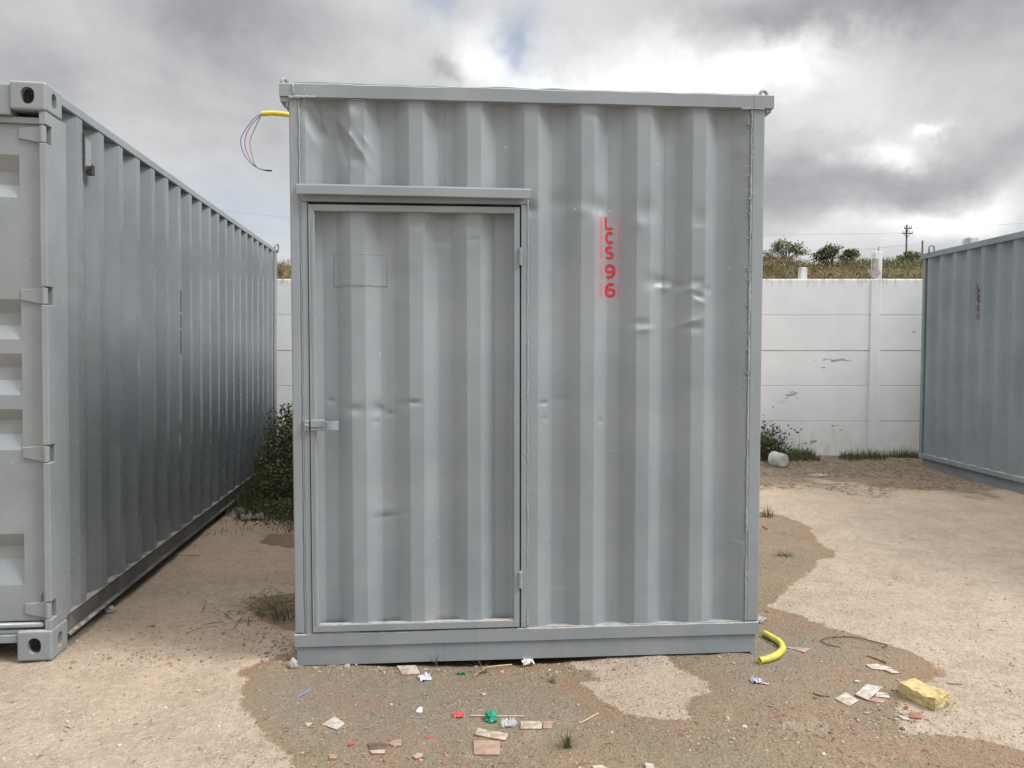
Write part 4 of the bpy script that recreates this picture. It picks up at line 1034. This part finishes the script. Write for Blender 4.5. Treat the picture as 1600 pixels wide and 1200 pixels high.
sliver('straw_stalk', 'yellow straw stalk bent over near the container base', 'straw', [(740, 1060), (752, 1052), (762, 1046), (800, 1042)], .0025, M['bamboo'], .012)
sliver('straw_stalk', 'pale straw stalk beside the pale dry patch', 'straw', [(905, 1132), (918, 1126), (935, 1116)], .0025, M['bamboo'], .006)
sliver('dry_stick', 'dry stick on the ground beside the left container', 'stick', [(275, 866), (290, 868), (312, 868)], .006, M['bamboo'], .006)
# green net ball
def lump(name, label, cat, px, py, rad, h_, mat, seed, sub=3, amp=.25, sq=(1, 1, 1), rot=0):
    x, y, z = gpt(px, py); bm = bmesh.new(); bmesh.ops.create_icosphere(bm, subdivisions=sub, radius=1)
    for v in bm.verts:
        k = 1+amp*mn.noise(v.co*1.6+Vector((seed, 0, 0)))+amp*.6*mn.noise(v.co*4+Vector((0, seed, 0)))
        v.co = Vector((v.co.x*rad*sq[0], v.co.y*rad*sq[1], v.co.z*h_*sq[2]))*k
    me = bpy.data.meshes.new(name); bm.to_mesh(me); bm.free(); me.materials.append(mat); o = link(me, name); o.location = (x, y, z+h_*.75); o.rotation_euler = (0, 0, rot)
    tag(o, label, cat); return o
lump('net_ball', 'balled green mesh net tied on the bamboo stick', 'net', 767, 1126, .026, .022, M['gp'], 3, 3, .5)
lump('white_pebble', 'round white pebble under the container base edge', 'pebble', 557, 1039, .008, .007, M['white'], 9, 2)
lump('rubble_stone', 'pale rubble stone at the front left foot of the middle container', 'stone', 458, 1043, .020, .024, M['conc'], 4, 3, .4)
lump('concrete_chunk', 'broken pale pipe chunk under the left container side', 'rubble', 172, 957, .028, .022, M['conc'], 6, 3, .3, (1.2, .8, 1))
# yellow hose
hp = [(1194, 990), (1205, 996), (1218, 1004), (1223, 1014), (1215, 1023), (1200, 1030), (1187, 1033)]
L = []
for q in hp: x, y, z = gpt(*q, .015); L.append(Vector((x, y, z+.017)))
c0 = L[0].copy(); hose = empty('hose_piece', c0); tag(hose, 'cut piece of yellow corrugated hose beside the container foot', 'hose')
pp = resample(L, 90); m3 = MB(); m3.tube([tuple(p-c0) for p in pp], [.0165+(.0012 if i % 2 else -.0006) for i in range(91)], 14, caps=False); m3.build('hose_wall', M['yellowhose'], hose, smooth=True)
m3 = MB(); m3.tube([tuple(p-c0) for p in pp], .0130, 12, caps=False); o = m3.build('hose_lining', M['yellow'], hose, smooth=True)
for q in (0, 90):
    m3 = MB(); tdir = (pp[1]-pp[0]).normalized() if q == 0 else (pp[-1]-pp[-2]).normalized(); up = Vector((0, 0, 1)); b2 = tdir.cross(up).normalized(); up = b2.cross(tdir); vs_ = []
    for r_ in (.0132, .0168):
        for k in range(14): a_ = 2*math.pi*k/14; vs_.append(tuple(pp[q]-c0+(up*math.cos(a_)+b2*math.sin(a_))*r_*(1+.10*math.sin(3*a_))))
    m3.add(vs_, [(k, (k+1) % 14, 14+(k+1) % 14, 14+k) for k in range(14)]); m3.build('cut_rim', M['yellow'], hose)
# foam block
bx, by, bz = gpt(1462, 1113)
bm = bmesh.new(); bmesh.ops.create_cube(bm, size=1); bmesh.ops.subdivide_edges(bm, edges=bm.edges[:], cuts=22, use_grid_fill=True)
for v in bm.verts:
    c = v.co.copy(); ex = max(abs(c.x), abs(c.y))
    v.co = Vector((c.x*.168, c.y*.115, (c.z+.5)*.062))
    n_ = mn.fractal(v.co*28+Vector((3, 1, 0)), 1.0, 2.0, 4)
    v.co += c.normalized()*n_*.007
    if c.z > 0: v.co.z += .012*mn.noise(v.co*11+Vector((5, 2, 1)))+.012*max(0, -c.y*1.2+.1)*0
    if c.z > 0: v.co.z += .010*mn.noise(v.co*30)
    if c.z > .3 and c.x > 0 and abs(c.y) < .25: v.co.z -= .012*max(0, 1-abs(c.x-.28)/.12)
me = bpy.data.meshes.new('foam_block'); bm.to_mesh(me); bm.free(); me.materials.append(M['foam'])
fb = link(me, 'foam_block'); fb.location = (bx+.008, by+.11, bz-.004); fb.rotation_euler = (0, 0, R(-60)); me.polygons.foreach_set('use_smooth', [True]*len(me.polygons))
tag(fb, 'torn yellow foam block lying on pale sand at the right', 'foam')
# milky jug on its side by the weeds
jx, jy, jz = gpt(1226, 731)
jug = empty('plastic_jug', (jx, jy, jz+.095), R(28)); jug.scale = (.85, .85, .85); tag(jug, 'milky plastic bucket lying on its side by the weeds and the white wall', 'bucket')
def lathe(prof, n=28):
    m3 = MB(); vs_ = []
    for (r_, x_) in prof:
        for k in range(n): a_ = 2*math.pi*k/n; vs_.append((r_*math.cos(a_), x_, r_*math.sin(a_)))
    m3.add(vs_, [(i*n+k, i*n+(k+1) % n, (i+1)*n+(k+1) % n, (i+1)*n+k) for i in range(len(prof)-1) for k in range(n)]); return m3
lathe([(0.001, .0), (.085, .0), (.098, .01), (.100, .03), (.103, .05), (.100, .055), (.106, .10), (.110, .105), (.108, .115), (.112, .20), (.118, .205), (.118, .225), (.110, .23), (.0, .232)]).build('body', M['milky'], jug, smooth=True)
m3 = MB(); m3.tube([(.118*math.cos(a_), .212, .118*math.sin(a_)) for a_ in np.linspace(0, 2*math.pi, 29)], .005, 6, caps=False); m3.build('rim', M['milky'], jug, smooth=True)
cx_, cy_, cz_ = gpt(373, 809)
cup = empty('plastic_pot', (cx_, cy_, cz_+.05), R(-20)); tag(cup, 'small clear plastic pot on its side at the end of the left container gap', 'pot')
lathe([(.001, .05), (.034, .05), (.040, .03), (.046, -.03), (.049, -.032)]).build('body', M['clear'], cup, smooth=True)
m3 = MB(); m3.tube([(.049*math.cos(a_), -.033, .049*math.sin(a_)) for a_ in np.linspace(0, 2*math.pi, 29)], .0028, 6, caps=False); m3.build('rim', M['milky'], cup, smooth=True)

# ------------------------------------------------------------------ gravel and litter (uncountable)
def icos():
    bm = bmesh.new(); bmesh.ops.create_icosphere(bm, subdivisions=1, radius=1); v = np.array([x.co[:] for x in bm.verts]); f = np.array([[y.index for y in x.verts] for x in bm.faces]); bm.free(); return v, f
IV, IF = icos()
def in_cont(X, Y):
    c, s = math.cos(ANG), math.sin(ANG); u = (X-A0[0])*c+(Y-A0[1])*s; v = -(X-A0[0])*s+(Y-A0[1])*c
    m1 = (u > 0) & (u < W_) & (v > .02)
    c, s = math.cos(LANG), math.sin(LANG); u = (X+2.268)*c+(Y-3.715)*s; v = -(X+2.268)*s+(Y-3.715)*c
    return m1 | ((u < 0) & (v > .0))
def pebbles(name, X, Y, size, colors, seed, flat=(.45, .9)):
    r = np.random.default_rng(seed); n = len(X)
    Vb = IV[None]*(1+.45*(r.random((n, len(IV), 1))-.5)); sc = size[:, None]*r.uniform(.55, 1.2, (n, 3)); sc[:, 2] = size*r.uniform(*flat, n)
    Vb = Vb*sc[:, None, :]; a = r.random(n)*6.28; ca, sa = np.cos(a)[:, None], np.sin(a)[:, None]
    x = Vb[:, :, 0]*ca-Vb[:, :, 1]*sa+X[:, None]; y = Vb[:, :, 0]*sa+Vb[:, :, 1]*ca+Y[:, None]; z = Vb[:, :, 2]+(gz(X, Y)+size*.15)[:, None]
    VV = np.stack([x, y, z], 2).reshape(-1, 3); FF = (IF[None]+(np.arange(n)*len(IV))[:, None, None]).reshape(-1, 3)
    return np_mesh(name, VV, FF, M['stone'], smooth=False, colors=np.repeat(colors, len(IV), 0))
def scatter(n, x0, x1, y0, y1, r, p=1.6):
    Y = y0+(y1-y0)*r.random(n)**p; X = x0+(x1-x0)*r.random(n)*1.0
    hw = Y*.70+.3; X = np.clip(X, -hw, hw*1.0) if False else (r.random(n)*2-1)*hw
    k = ~in_cont(X, Y); return X[k], Y[k]
r = np.random.default_rng(3)
X, Y = scatter(36000, -3, 5, 2.5, 8.5, r, 2.0); wv = wet_of(X, Y)
pal = np.array([(.50, .43, .35), (.30, .19, .12), (.36, .33, .29), (.58, .52, .45), (.20, .15, .11), (.42, .26, .17)])
ci = r.choice(len(pal), len(X), p=[.30, .20, .16, .08, .10, .16]); cl = pal[ci]*r.uniform(.75, 1.15, (len(X), 1)); cl = cl*.6+np.array([.42, .34, .25])*.4; cl[wv > 0] *= .66
sz = np.clip(r.lognormal(math.log(.0028), .45, len(X)), .0012, .014)
tag(pebbles('gravel', X, Y, sz, cl, 4), 'fine stones scattered over the yard soil', 'gravel', kind='stuff')
# denser grey rubble by the left foot of the container and left aisle
Xs, Ys, Ss = [], [], []
for (px, py, sx_, sy_, n, s_) in [(450, 1020, .10, .10, 300, .0065), (590, 1042, .22, .035, 260, .006), (260, 1020, .22, .12, 420, .005), (300, 985, .25, .14, 260, .0045), (700, 1110, .5, .12, 700, .0035), (1000, 1030, .3, .03, 160, .005),
                                 (1130, 1130, .35, .08, 500, .0045), (1230, 1100, .3, .08, 350, .004), (1380, 1115, .10, .05, 160, .006), (405, 990, .12, .12, 200, .005), (880, 1045, .14, .02, 120, .006), (1300, 715, 1.4, .15, 500, .014), (1270, 1140, .3, .06, 300, .0045), (720, 1180, .5, .04, 300, .004), (1540, 1150, .3, .1, 300, .004)]:
    x, y = G(px, py); Xs.append(x+r.normal(0, sx_, n)); Ys.append(y+r.normal(0, sy_, n)); Ss.append(np.clip(r.lognormal(math.log(s_*.7), .5, n), .0015, .03))
X = np.concatenate(Xs); Y = np.concatenate(Ys); S_ = np.concatenate(Ss); k = ~in_cont(X, Y); X, Y, S_ = X[k], Y[k], S_[k]
pal2 = np.array([(.30, .28, .25), (.22, .19, .16), (.42, .38, .33), (.24, .14, .09), (.36, .23, .16)]); cl = pal2[r.choice(5, len(X), p=[.3, .2, .15, .15, .2])]*r.uniform(.7, 1.15, (len(X), 1))
tag(pebbles('rubble_chips', X, Y, S_, cl, 8), 'small rubble and brick crumbs in drifts on the soil', 'rubble', kind='stuff')

def sticks(name, X, Y, L, rad, cols, seed, zup=.35):
    r = np.random.default_rng(seed); n = len(X); a = r.random(n)*6.28; el = np.abs(r.normal(0, zup, n)); z0 = gz(X, Y)+.002
    dx, dy, dz = np.cos(a)*np.cos(el)*L, np.sin(a)*np.cos(el)*L, np.sin(el)*L
    P0 = np.stack([X, Y, z0], 1); Dv = np.stack([dx, dy, dz], 1); mid_ = P0+Dv*.5+np.stack([r.normal(0, .12, n)*L, r.normal(0, .12, n)*L, np.abs(r.normal(0, .08, n))*L], 1); P1 = P0+Dv
    side = np.cross(Dv, [0, 0, 1.0]); side /= np.linalg.norm(side, axis=1, keepdims=True)+1e-9; side *= rad[:, None]; upv = np.zeros_like(side); upv[:, 2] = rad*1.2
    V = np.stack([P0-side, P0+side, P0+upv, mid_-side, mid_+side, mid_+upv, P1-side*.4, P1+side*.4, P1+upv*.4], 1).reshape(-1, 3)
    f = np.array([[0, 1, 4, 3], [1, 2, 5, 4], [2, 0, 3, 5], [3, 4, 7, 6], [4, 5, 8, 7], [5, 3, 6, 8]])
    FF = (f[None]+(np.arange(n)*9)[:, None, None]).reshape(-1, 4)
    return np_mesh(name, V, FF, M['leaf'], smooth=False, colors=np.repeat(cols, 9, 0))
n = 9000; Y = 10.75-2.9*r.random(n)**1.15; X = 2.6+4.0*r.random(n)-(Y-7)*.0; k = (~in_cont(X, Y)) & (X < 5.35+.0*Y) & (vnoise(X*1.3, Y*2.2, 5)+.5*(Y-8.9) > -.25); X, Y = X[k], Y[k]
cp_ = np.array([(.30, .24, .17), (.12, .09, .06), (.22, .17, .11), (.42, .36, .27), (.07, .055, .04)])
tag(sticks('straw_litter', X, Y, r.uniform(.02, .09, len(X)), r.uniform(.0010, .0028, len(X)), cp_[r.integers(0, 5, len(X))]*r.uniform(.8, 1.1, (len(X), 1)), 5, .18), 'dead straw and twigs matted on the soil before the white wall', 'litter', kind='stuff')
n = 900; X, Y = scatter(n, 0, 0, 2.6, 7, r, 1.8)
tag(sticks('twig_litter', X, Y, r.uniform(.01, .05, len(X)), r.uniform(.0006, .0016, len(X)), cp_[r.integers(0, 5, len(X))], 6, .08), 'tiny twigs and straws sprinkled over the yard', 'litter', kind='stuff')

# ------------------------------------------------------------------ grass and weeds
def blades(X, Y, Z, Hh, wd, cols, seed, lean=.45, seg=3):
    """curved tapering blades; returns V,F,C"""
    r = np.random.default_rng(seed); n = len(X); a = r.random(n)*6.28; ln = np.abs(r.normal(0, lean, n)); sa = r.random(n)*6.28
    V = np.zeros((n, (seg)*2+1, 3)); C_ = np.zeros((n, seg*2+1, 3))
    for k in range(seg+1):
        f = k/seg; off = ln*Hh*f**1.8; cx = X+np.cos(a)*off; cy = Y+np.sin(a)*off; cz = Z+Hh*f*(1-.25*ln*f)
        ww = wd*(1-f)**.7*.5
        if k < seg:
            V[:, 2*k] = np.stack([cx-np.cos(sa)*ww, cy-np.sin(sa)*ww, cz], 1); V[:, 2*k+1] = np.stack([cx+np.cos(sa)*ww, cy+np.sin(sa)*ww, cz], 1)
        else: V[:, 2*k] = np.stack([cx, cy, cz], 1)
    C_[:] = cols[:, None, :]
    tipc = r.uniform(.0, .55, (n, 1)); C_[:, -1] = cols*(1-tipc)+np.array([.22, .20, .09])*tipc; C_[:, -2] = C_[:, -3] = cols*(1-tipc*.4)+np.array([.20, .19, .08])*tipc*.4
    f = []
    for k in range(seg-1): f += [[2*k, 2*k+1, 2*k+3], [2*k, 2*k+3, 2*k+2]]
    f.append([2*seg-2, 2*seg-1, 2*seg]); f = np.array(f)
    FF = (f[None]+(np.arange(n)*(2*seg+1))[:, None, None]).reshape(-1, 3)
    return V.reshape(-1, 3), FF, C_.reshape(-1, 3)
def leaves(Cc, size, cols, seed):
    """small folded leaf quads around centres Cc"""
    r = np.random.default_rng(seed); n = len(Cc); d = r.normal(size=(n, 3)); d /= np.linalg.norm(d, axis=1, keepdims=True); e = np.cross(d, r.normal(size=(n, 3))); e /= np.linalg.norm(e, axis=1, keepdims=True)
    nn = np.cross(d, e); s = size[:, None]
    V = np.stack([Cc-d*s, Cc+e*s*.45+nn*s*.12, Cc+d*s, Cc-e*s*.45+nn*s*.12], 1).reshape(-1, 3); f = np.array([[0, 1, 2], [0, 2, 3]])
    return V, (f[None]+(np.arange(n)*4)[:, None, None]).reshape(-1, 3), np.repeat(cols, 4, 0)
def merge(parts):
    V, F_, C_ = [], [], []; o = 0
    for v, f, c in parts: V.append(v); F_.append(f+o); C_.append(c); o += len(v)
    return np.concatenate(V), np.concatenate(F_), np.concatenate(C_)
GRN = np.array([(.058, .082, .028), (.082, .105, .042), (.042, .058, .025), (.12, .115, .048), (.19, .16, .08)])
HIL = np.array([(.11, .112, .05), (.21, .16, .085), (.32, .245, .135), (.075, .085, .04), (.17, .15, .07), (.25, .16, .095)])
def pick(p, w_, n, r): return p[r.choice(len(p), n, p=w_)]*r.uniform(.75, 1.25, (n, 1))
# hill grass
n = 52000; X = r.uniform(-9, 17, n); Y = 14.2+9.0*r.random(n)**.75; Z = bank_z(X, Y)-.03
pt = fbm(X*.45, Y*.45, 3, 90); dry_ = (pt > .05)
cols = np.where(dry_[:, None], pick(HIL, [.12, .24, .24, .08, .14, .18], n, r), pick(HIL, [.36, .10, .05, .24, .22, .03], n, r))
Hh = r.uniform(.08, .30, n)*(1+.45*pt)
tall = (X > 8.6) & (X < 10.3) & (Y > 20); Hh[tall] *= 1.6
Xl = r.uniform(-9, 17, 42000); Yl = 14.2+9.0*r.random(42000)**.75; pl_ = fbm(Xl*.9, Yl*.9, 3, 95); kk = pl_ > -.25; Xl, Yl, pl_ = Xl[kk], Yl[kk], pl_[kk]
Pl = np.stack([Xl, Yl, bank_z(Xl, Yl)+r.random(len(Xl))*(.16+.16*np.clip(pl_, 0, 1))], 1)
cl_ = pick(HIL, [.26, .18, .14, .14, .16, .12], len(Xl), r)
v, f, c = merge([blades(X, Y, Z, Hh, r.uniform(.010, .026, n), cols, 12, .75, 2), leaves(Pl, r.uniform(.015, .045, len(Xl)), cl_, 13)])
tag(np_mesh('hillside_grass', v, f, M['leaf'], smooth=False, colors=c), 'olive and straw coloured grass covering the bank behind the wall', 'grass', kind='stuff')
# shrubs on the crest
def shrub(px, pytop, Y, wdt, lab, cols, n, seed, lobes, leafsize=.045, dens=1.0):
    top = atY(px, pytop, Y); zb = float(bank_z([top[0]], [Y])[0]); h = top[2]-zb; rr = np.random.default_rng(seed)
    o = empty('shrub', (top[0], Y, zb)); tag(o, lab, 'shrub', 'shrubs on the bank')
    pts = []; st = MB(); rd = random.Random(seed)
    for (dx, dz, rx, rz_, k) in lobes:
        m_n = int(n*k); ctr = rr.normal(size=(max(6, m_n//45), 3)); ctr /= np.linalg.norm(ctr, axis=1, keepdims=True)+1e-9; ctr *= rr.random((len(ctr), 1))**.45
        ctr = ctr*np.array([rx, rx*.8, rz_])+np.array([dx, 0, dz])
        idx = rr.integers(0, len(ctr), m_n); pts.append(ctr[idx]+rr.normal(size=(m_n, 3))*np.array([.085, .085, .05])*wdt)
        for q in ctr[::max(1, len(ctr)//9)]:
            st.tube([(rd.uniform(-.04, .04), 0, -.05), (q[0]*.35, q[1]*.35, q[2]*.45), tuple(q)], [.02, .012, .004], 5)
    pts = np.concatenate(pts); pts = pts[pts[:, 2] > 0]
    v, f, c = leaves(pts, rr.uniform(.5, 1.2, len(pts))*leafsize, pick(cols, None, len(pts), rr), seed+1)
    np_mesh('crown', v, f, M['leaf'], o, smooth=False, colors=c); st.build('stems', M['wood'], o)
SG = np.array([(.09, .125, .05), (.13, .17, .07), (.06, .08, .035), (.19, .20, .09)])
shrub(1228, 388, 21.3, .8, 'pale feathery shrub on the bank, leftmost above the wall', SG*1.15, 1500, 51, [(0, .50, .42, .20, .6), (-.32, .30, .25, .16, .2), (.35, .33, .22, .14, .2)], .038)
shrub(1299, 392, 21.0, .8, 'dense dark green shrub on the bank between the two wall posts', SG*.8, 1900, 52, [(-.05, .45, .28, .18, .6), (-.28, .28, .2, .14, .2)], .04)
shrub(1324, 397, 21.4, .6, 'smaller dark shrub leaning right beside the dense one', SG*.85, 1100, 53, [(.0, .30, .22, .15, .7), (.2, .36, .15, .1, .3)], .038)
shrub(1427, 404, 21.6, .6, 'bright green shrub on the bank near the utility pole', SG*1.25, 1300, 54, [(0, .18, .32, .15, .8), (-.3, .12, .2, .12, .2)], .04)
# wall-foot grass
def ground_blades(name, segs, cols_w, seed, lean=.5, label='', cat='grass', leafy=None, kind='stuff', objname=None):
    r = np.random.default_rng(seed); parts = []
    for (x0, x1, y0, y1, n, h0, h1, w0) in segs:
        X = r.uniform(x0, x1, n); Y = r.uniform(y0, y1, n); kk = vnoise(X*2.3, Y*2.3, seed)+.35 > 0; X, Y = X[kk], Y[kk]; n = len(X)
        Hh = r.uniform(h0, h1, n)*r.uniform(.5, 1, n)
        parts.append(blades(X, Y, gz(X, Y)-.005, Hh, r.uniform(.4, 1, n)*w0, pick(GRN, cols_w, n, r), seed+1, lean))
    if leafy:
        for (x, y, z, sx_, sy_, sz_, n, s_) in leafy:
            P3 = r.normal(size=(n, 3))*np.array([sx_, sy_, sz_])+np.array([x, y, z]); P3 = P3[(P3[:, 2] > .0) & (np.abs(P3[:, 2]-z) < 2*sz_) & (np.abs(P3[:, 0]-x) < 2*sx_)]
            parts.append(leaves(P3, r.uniform(.5, 1.2, len(P3))*s_, pick(GRN, cols_w, len(P3), r), seed+2))
    v, f, c = merge(parts); o = np_mesh(name, v, f, M['leaf'], smooth=False, colors=c); tag(o, label, cat, kind=kind); return o
ground_blades('wall_foot_grass', [(3.4, 4.3, 10.35, 10.84, 1500, .06, .22, .010), (3.4, 5.7, 10.62, 10.84, 2600, .04, .20, .010), (4.1, 5.1, 10.4, 10.8, 1200, .05, .18, .010), (3.6, 4.9, 10.6, 10.84, 26, .4, .75, .006)],
              [.34, .28, .14, .14, .10], 31, .45, 'green grass growing along the foot of the white wall')
ground_blades('tall_weeds', [(-2.95, -1.32, 7.4, 10.8, 9000, .12, .42, .009), (-2.62, -1.9, 7.5, 8.6, 2600, .25, .60, .009), (-2.95, -2.1, 8.4, 10.8, 7000, .3, .80, .010), (-3.0, -2.3, 9.4, 10.7, 400, .8, 1.15, .010), (-2.75, -1.25, 6.9, 7.8, 3800, .06, .32, .007), (-1.9, -1.2, 6.4, 7.1, 1500, .04, .28, .007), (-2.6, -1.2, 6.3, 7.2, 350, .03, .12, .006), (-1.5, -1.2, 5.9, 6.6, 300, .05, .25, .008)],
              [.26, .24, .22, .14, .14], 32, .75, 'dark tall weeds filling the gap between the left and middle containers', 'weeds',
              leafy=[(-2.28, 7.7, .22, .15, .25, .10, 2600, .020), (-2.45, 8.5, .32, .13, .3, .17, 3000, .024), (-2.78, 9.6, .42, .14, .35, .23, 3200, .026), (-2.0, 6.9, .08, .18, .22, .06, 1800, .016)])
def tuft(name, label, px, py, n, h0, h1, rad, wdt, cw, seed, lean=.8, leafy=0):
    x, y, z = gpt(px, py); rr = np.random.default_rng(seed); a = rr.random(n)*6.28; q = rr.random(n)*rad
    X = np.cos(a)*q; Y = np.sin(a)*q
    parts = [blades(X, Y, np.zeros(n)-.004, rr.uniform(h0, h1, n), rr.uniform(.5, 1, n)*wdt, pick(GRN, cw, n, rr), seed+1, lean)]
    if leafy:
        P3 = rr.normal(size=(leafy, 3))*np.array([rad*.7, rad*.7, h1*.33])+np.array([0, 0, h1*.4]); P3 = P3[P3[:, 2] > 0]
        parts.append(leaves(P3, rr.uniform(.5, 1.2, len(P3))*.028, pick(GRN, cw, len(P3), rr), seed+3))
    v, f, c = merge(parts); o = np_mesh(name, v, f, M['leaf'], smooth=False, colors=c); o.location = (x, y, z); tag(o, label, 'plant'); return o
tuft('weed_clump', 'leafy green weed clump behind the plastic bucket beside the container', 1193, 716, 900, .12, .42, .24, .012, [.4, .3, .2, .06, .04], 61, .5, 1400)
tuft('weed_tuft', 'small green weed tuft growing in the foreground damp soil', 887, 1167, 70, .03, .085, .014, .005, [.3, .3, .1, .2, .1], 62, .9)
tuft('weed_tuft', 'sparse weed tuft with red stems at the container right side', 1199, 808, 60, .06, .17, .06, .006, [.2, .2, .1, .2, .3], 63, .9)
tuft('dead_tuft', 'dead brown grass tuft on damp soil right of the container', 1225, 868, 130, .02, .07, .07, .004, [0, 0, .2, .3, .5], 64, 2.2)
tuft('dead_tuft', 'dead weed stalks on the damp spot left of the container', 434, 968, 80, .06, .22, .11, .004, [0, 0, .45, .2, .35], 65, 1.3)
tuft('green_sprig', 'tiny green sprig left of the pale dry patch', 863, 1066, 26, .02, .05, .02, .004, [.3, .3, 0, .3, .1], 66, 1.0)
tuft('straw_tuft', 'yellow straw tuft at the container base right of the green scrap', 757, 1052, 18, .05, .10, .02, .004, [0, 0, 0, .2, .8], 67, 1.6)
tuft('weed_sprout', 'thin pale sprout in the shade under the container base', 682, 1040, 12, .05, .09, .012, .004, [.2, .2, 0, .3, .3], 68, .9)
# dark debris by the container's left edge
n = 160; xg, yg = G(425, 945); X = xg+r.normal(0, .12, n); Y = yg+r.normal(0, .16, n); k = ~in_cont(X, Y); X, Y = X[k], Y[k]
tag(sticks('dead_twigs', X, Y, r.uniform(.04, .16, len(X)), r.uniform(.001, .003, len(X)), cp_[r.choice([1, 2, 4], len(X))], 71, .35), 'dead twigs heaped on the damp spot left of the middle container', 'twigs', kind='stuff')

# ------------------------------------------------------------------ utility poles and lines
def upole(px, pytop, Y, lab, arms, rad):
    top = atY(px, pytop, Y); zb = float(bank_z([top[0]], [Y])[0]); o = empty('utility_pole', (top[0], Y, zb)); tag(o, lab, 'pole')
    h = top[2]-zb; q = MB(); q.tube([(0, 0, -.3), (0, 0, h)], [rad*1.25, rad*.8], 10); q.build('shaft', M['pole'], o, smooth=True)
    for (pa_, pb2, py) in arms:
        a_ = atY(pa_, py, Y); b2 = atY(pb2, py, Y); m3 = MB(); z = a_[2]-zb
        m3.box(a_[0]-top[0], b2[0]-top[0], -.15, -.08, z-.04, z+.04)
        arm = m3.build('cross_arm', M['pole'], o)
        for f in (.04, .30, .72, .96):
            xi = a_[0]-top[0]+(b2[0]-a_[0])*f; i_ = MB(); i_.tube([(xi, -.12, z+.04), (xi, -.12, z+.12), (xi, -.12, z+.22)], [.02, .03, .02], 6); i_.build('insulator', M['pole'], arm)
        br2 = MB(); w2 = (b2[0]-a_[0])*.3
        br2.tube([(-w2, -.10, z-.04), (0, -.05, z-.40)], .02, 5); br2.tube([(w2, -.10, z-.04), (0, -.05, z-.40)], .02, 5); br2.build('brace', M['pole'], arm)
    return top
UY = 70
t1 = upole(1417, 351, UY, 'wooden utility pole with two cross arms beyond the bank', [(1412, 1423.5, 357), (1409, 1425, 365)], .085)
t2 = upole(1441.5, 376, UY+8, 'plain utility pole without cross arms beside the right container', [], .10)
def cable(p0, p1, sag, lab):
    p0 = Vector(p0); p1 = Vector(p1); pts = []
    for i in range(25): f = i/24; p = p0.lerp(p1, f); p.z -= sag*4*f*(1-f); pts.append(tuple(p-p0))
    q = MB(); q.tube(pts, .007, 5); o = q.build('power_line', M['pole']); o.location = p0; tag(o, lab, 'cable')
cable(atY(1417, 383, UY), (-40, 120, 12.5), 1.2, 'lower power line running left from the cross arm pole')
cable(atY(1410, 364, UY), (-45, 110, 22), 1.5, 'upper power line running left from the cross arm pole')
cable(atY(1424, 357, UY), (75, 60, 15.5), .8, 'power line running right from the top cross arm')
cable(atY(1417, 383, UY), atY(1441.5, 378, UY+8), .2, 'short power line between the two poles')
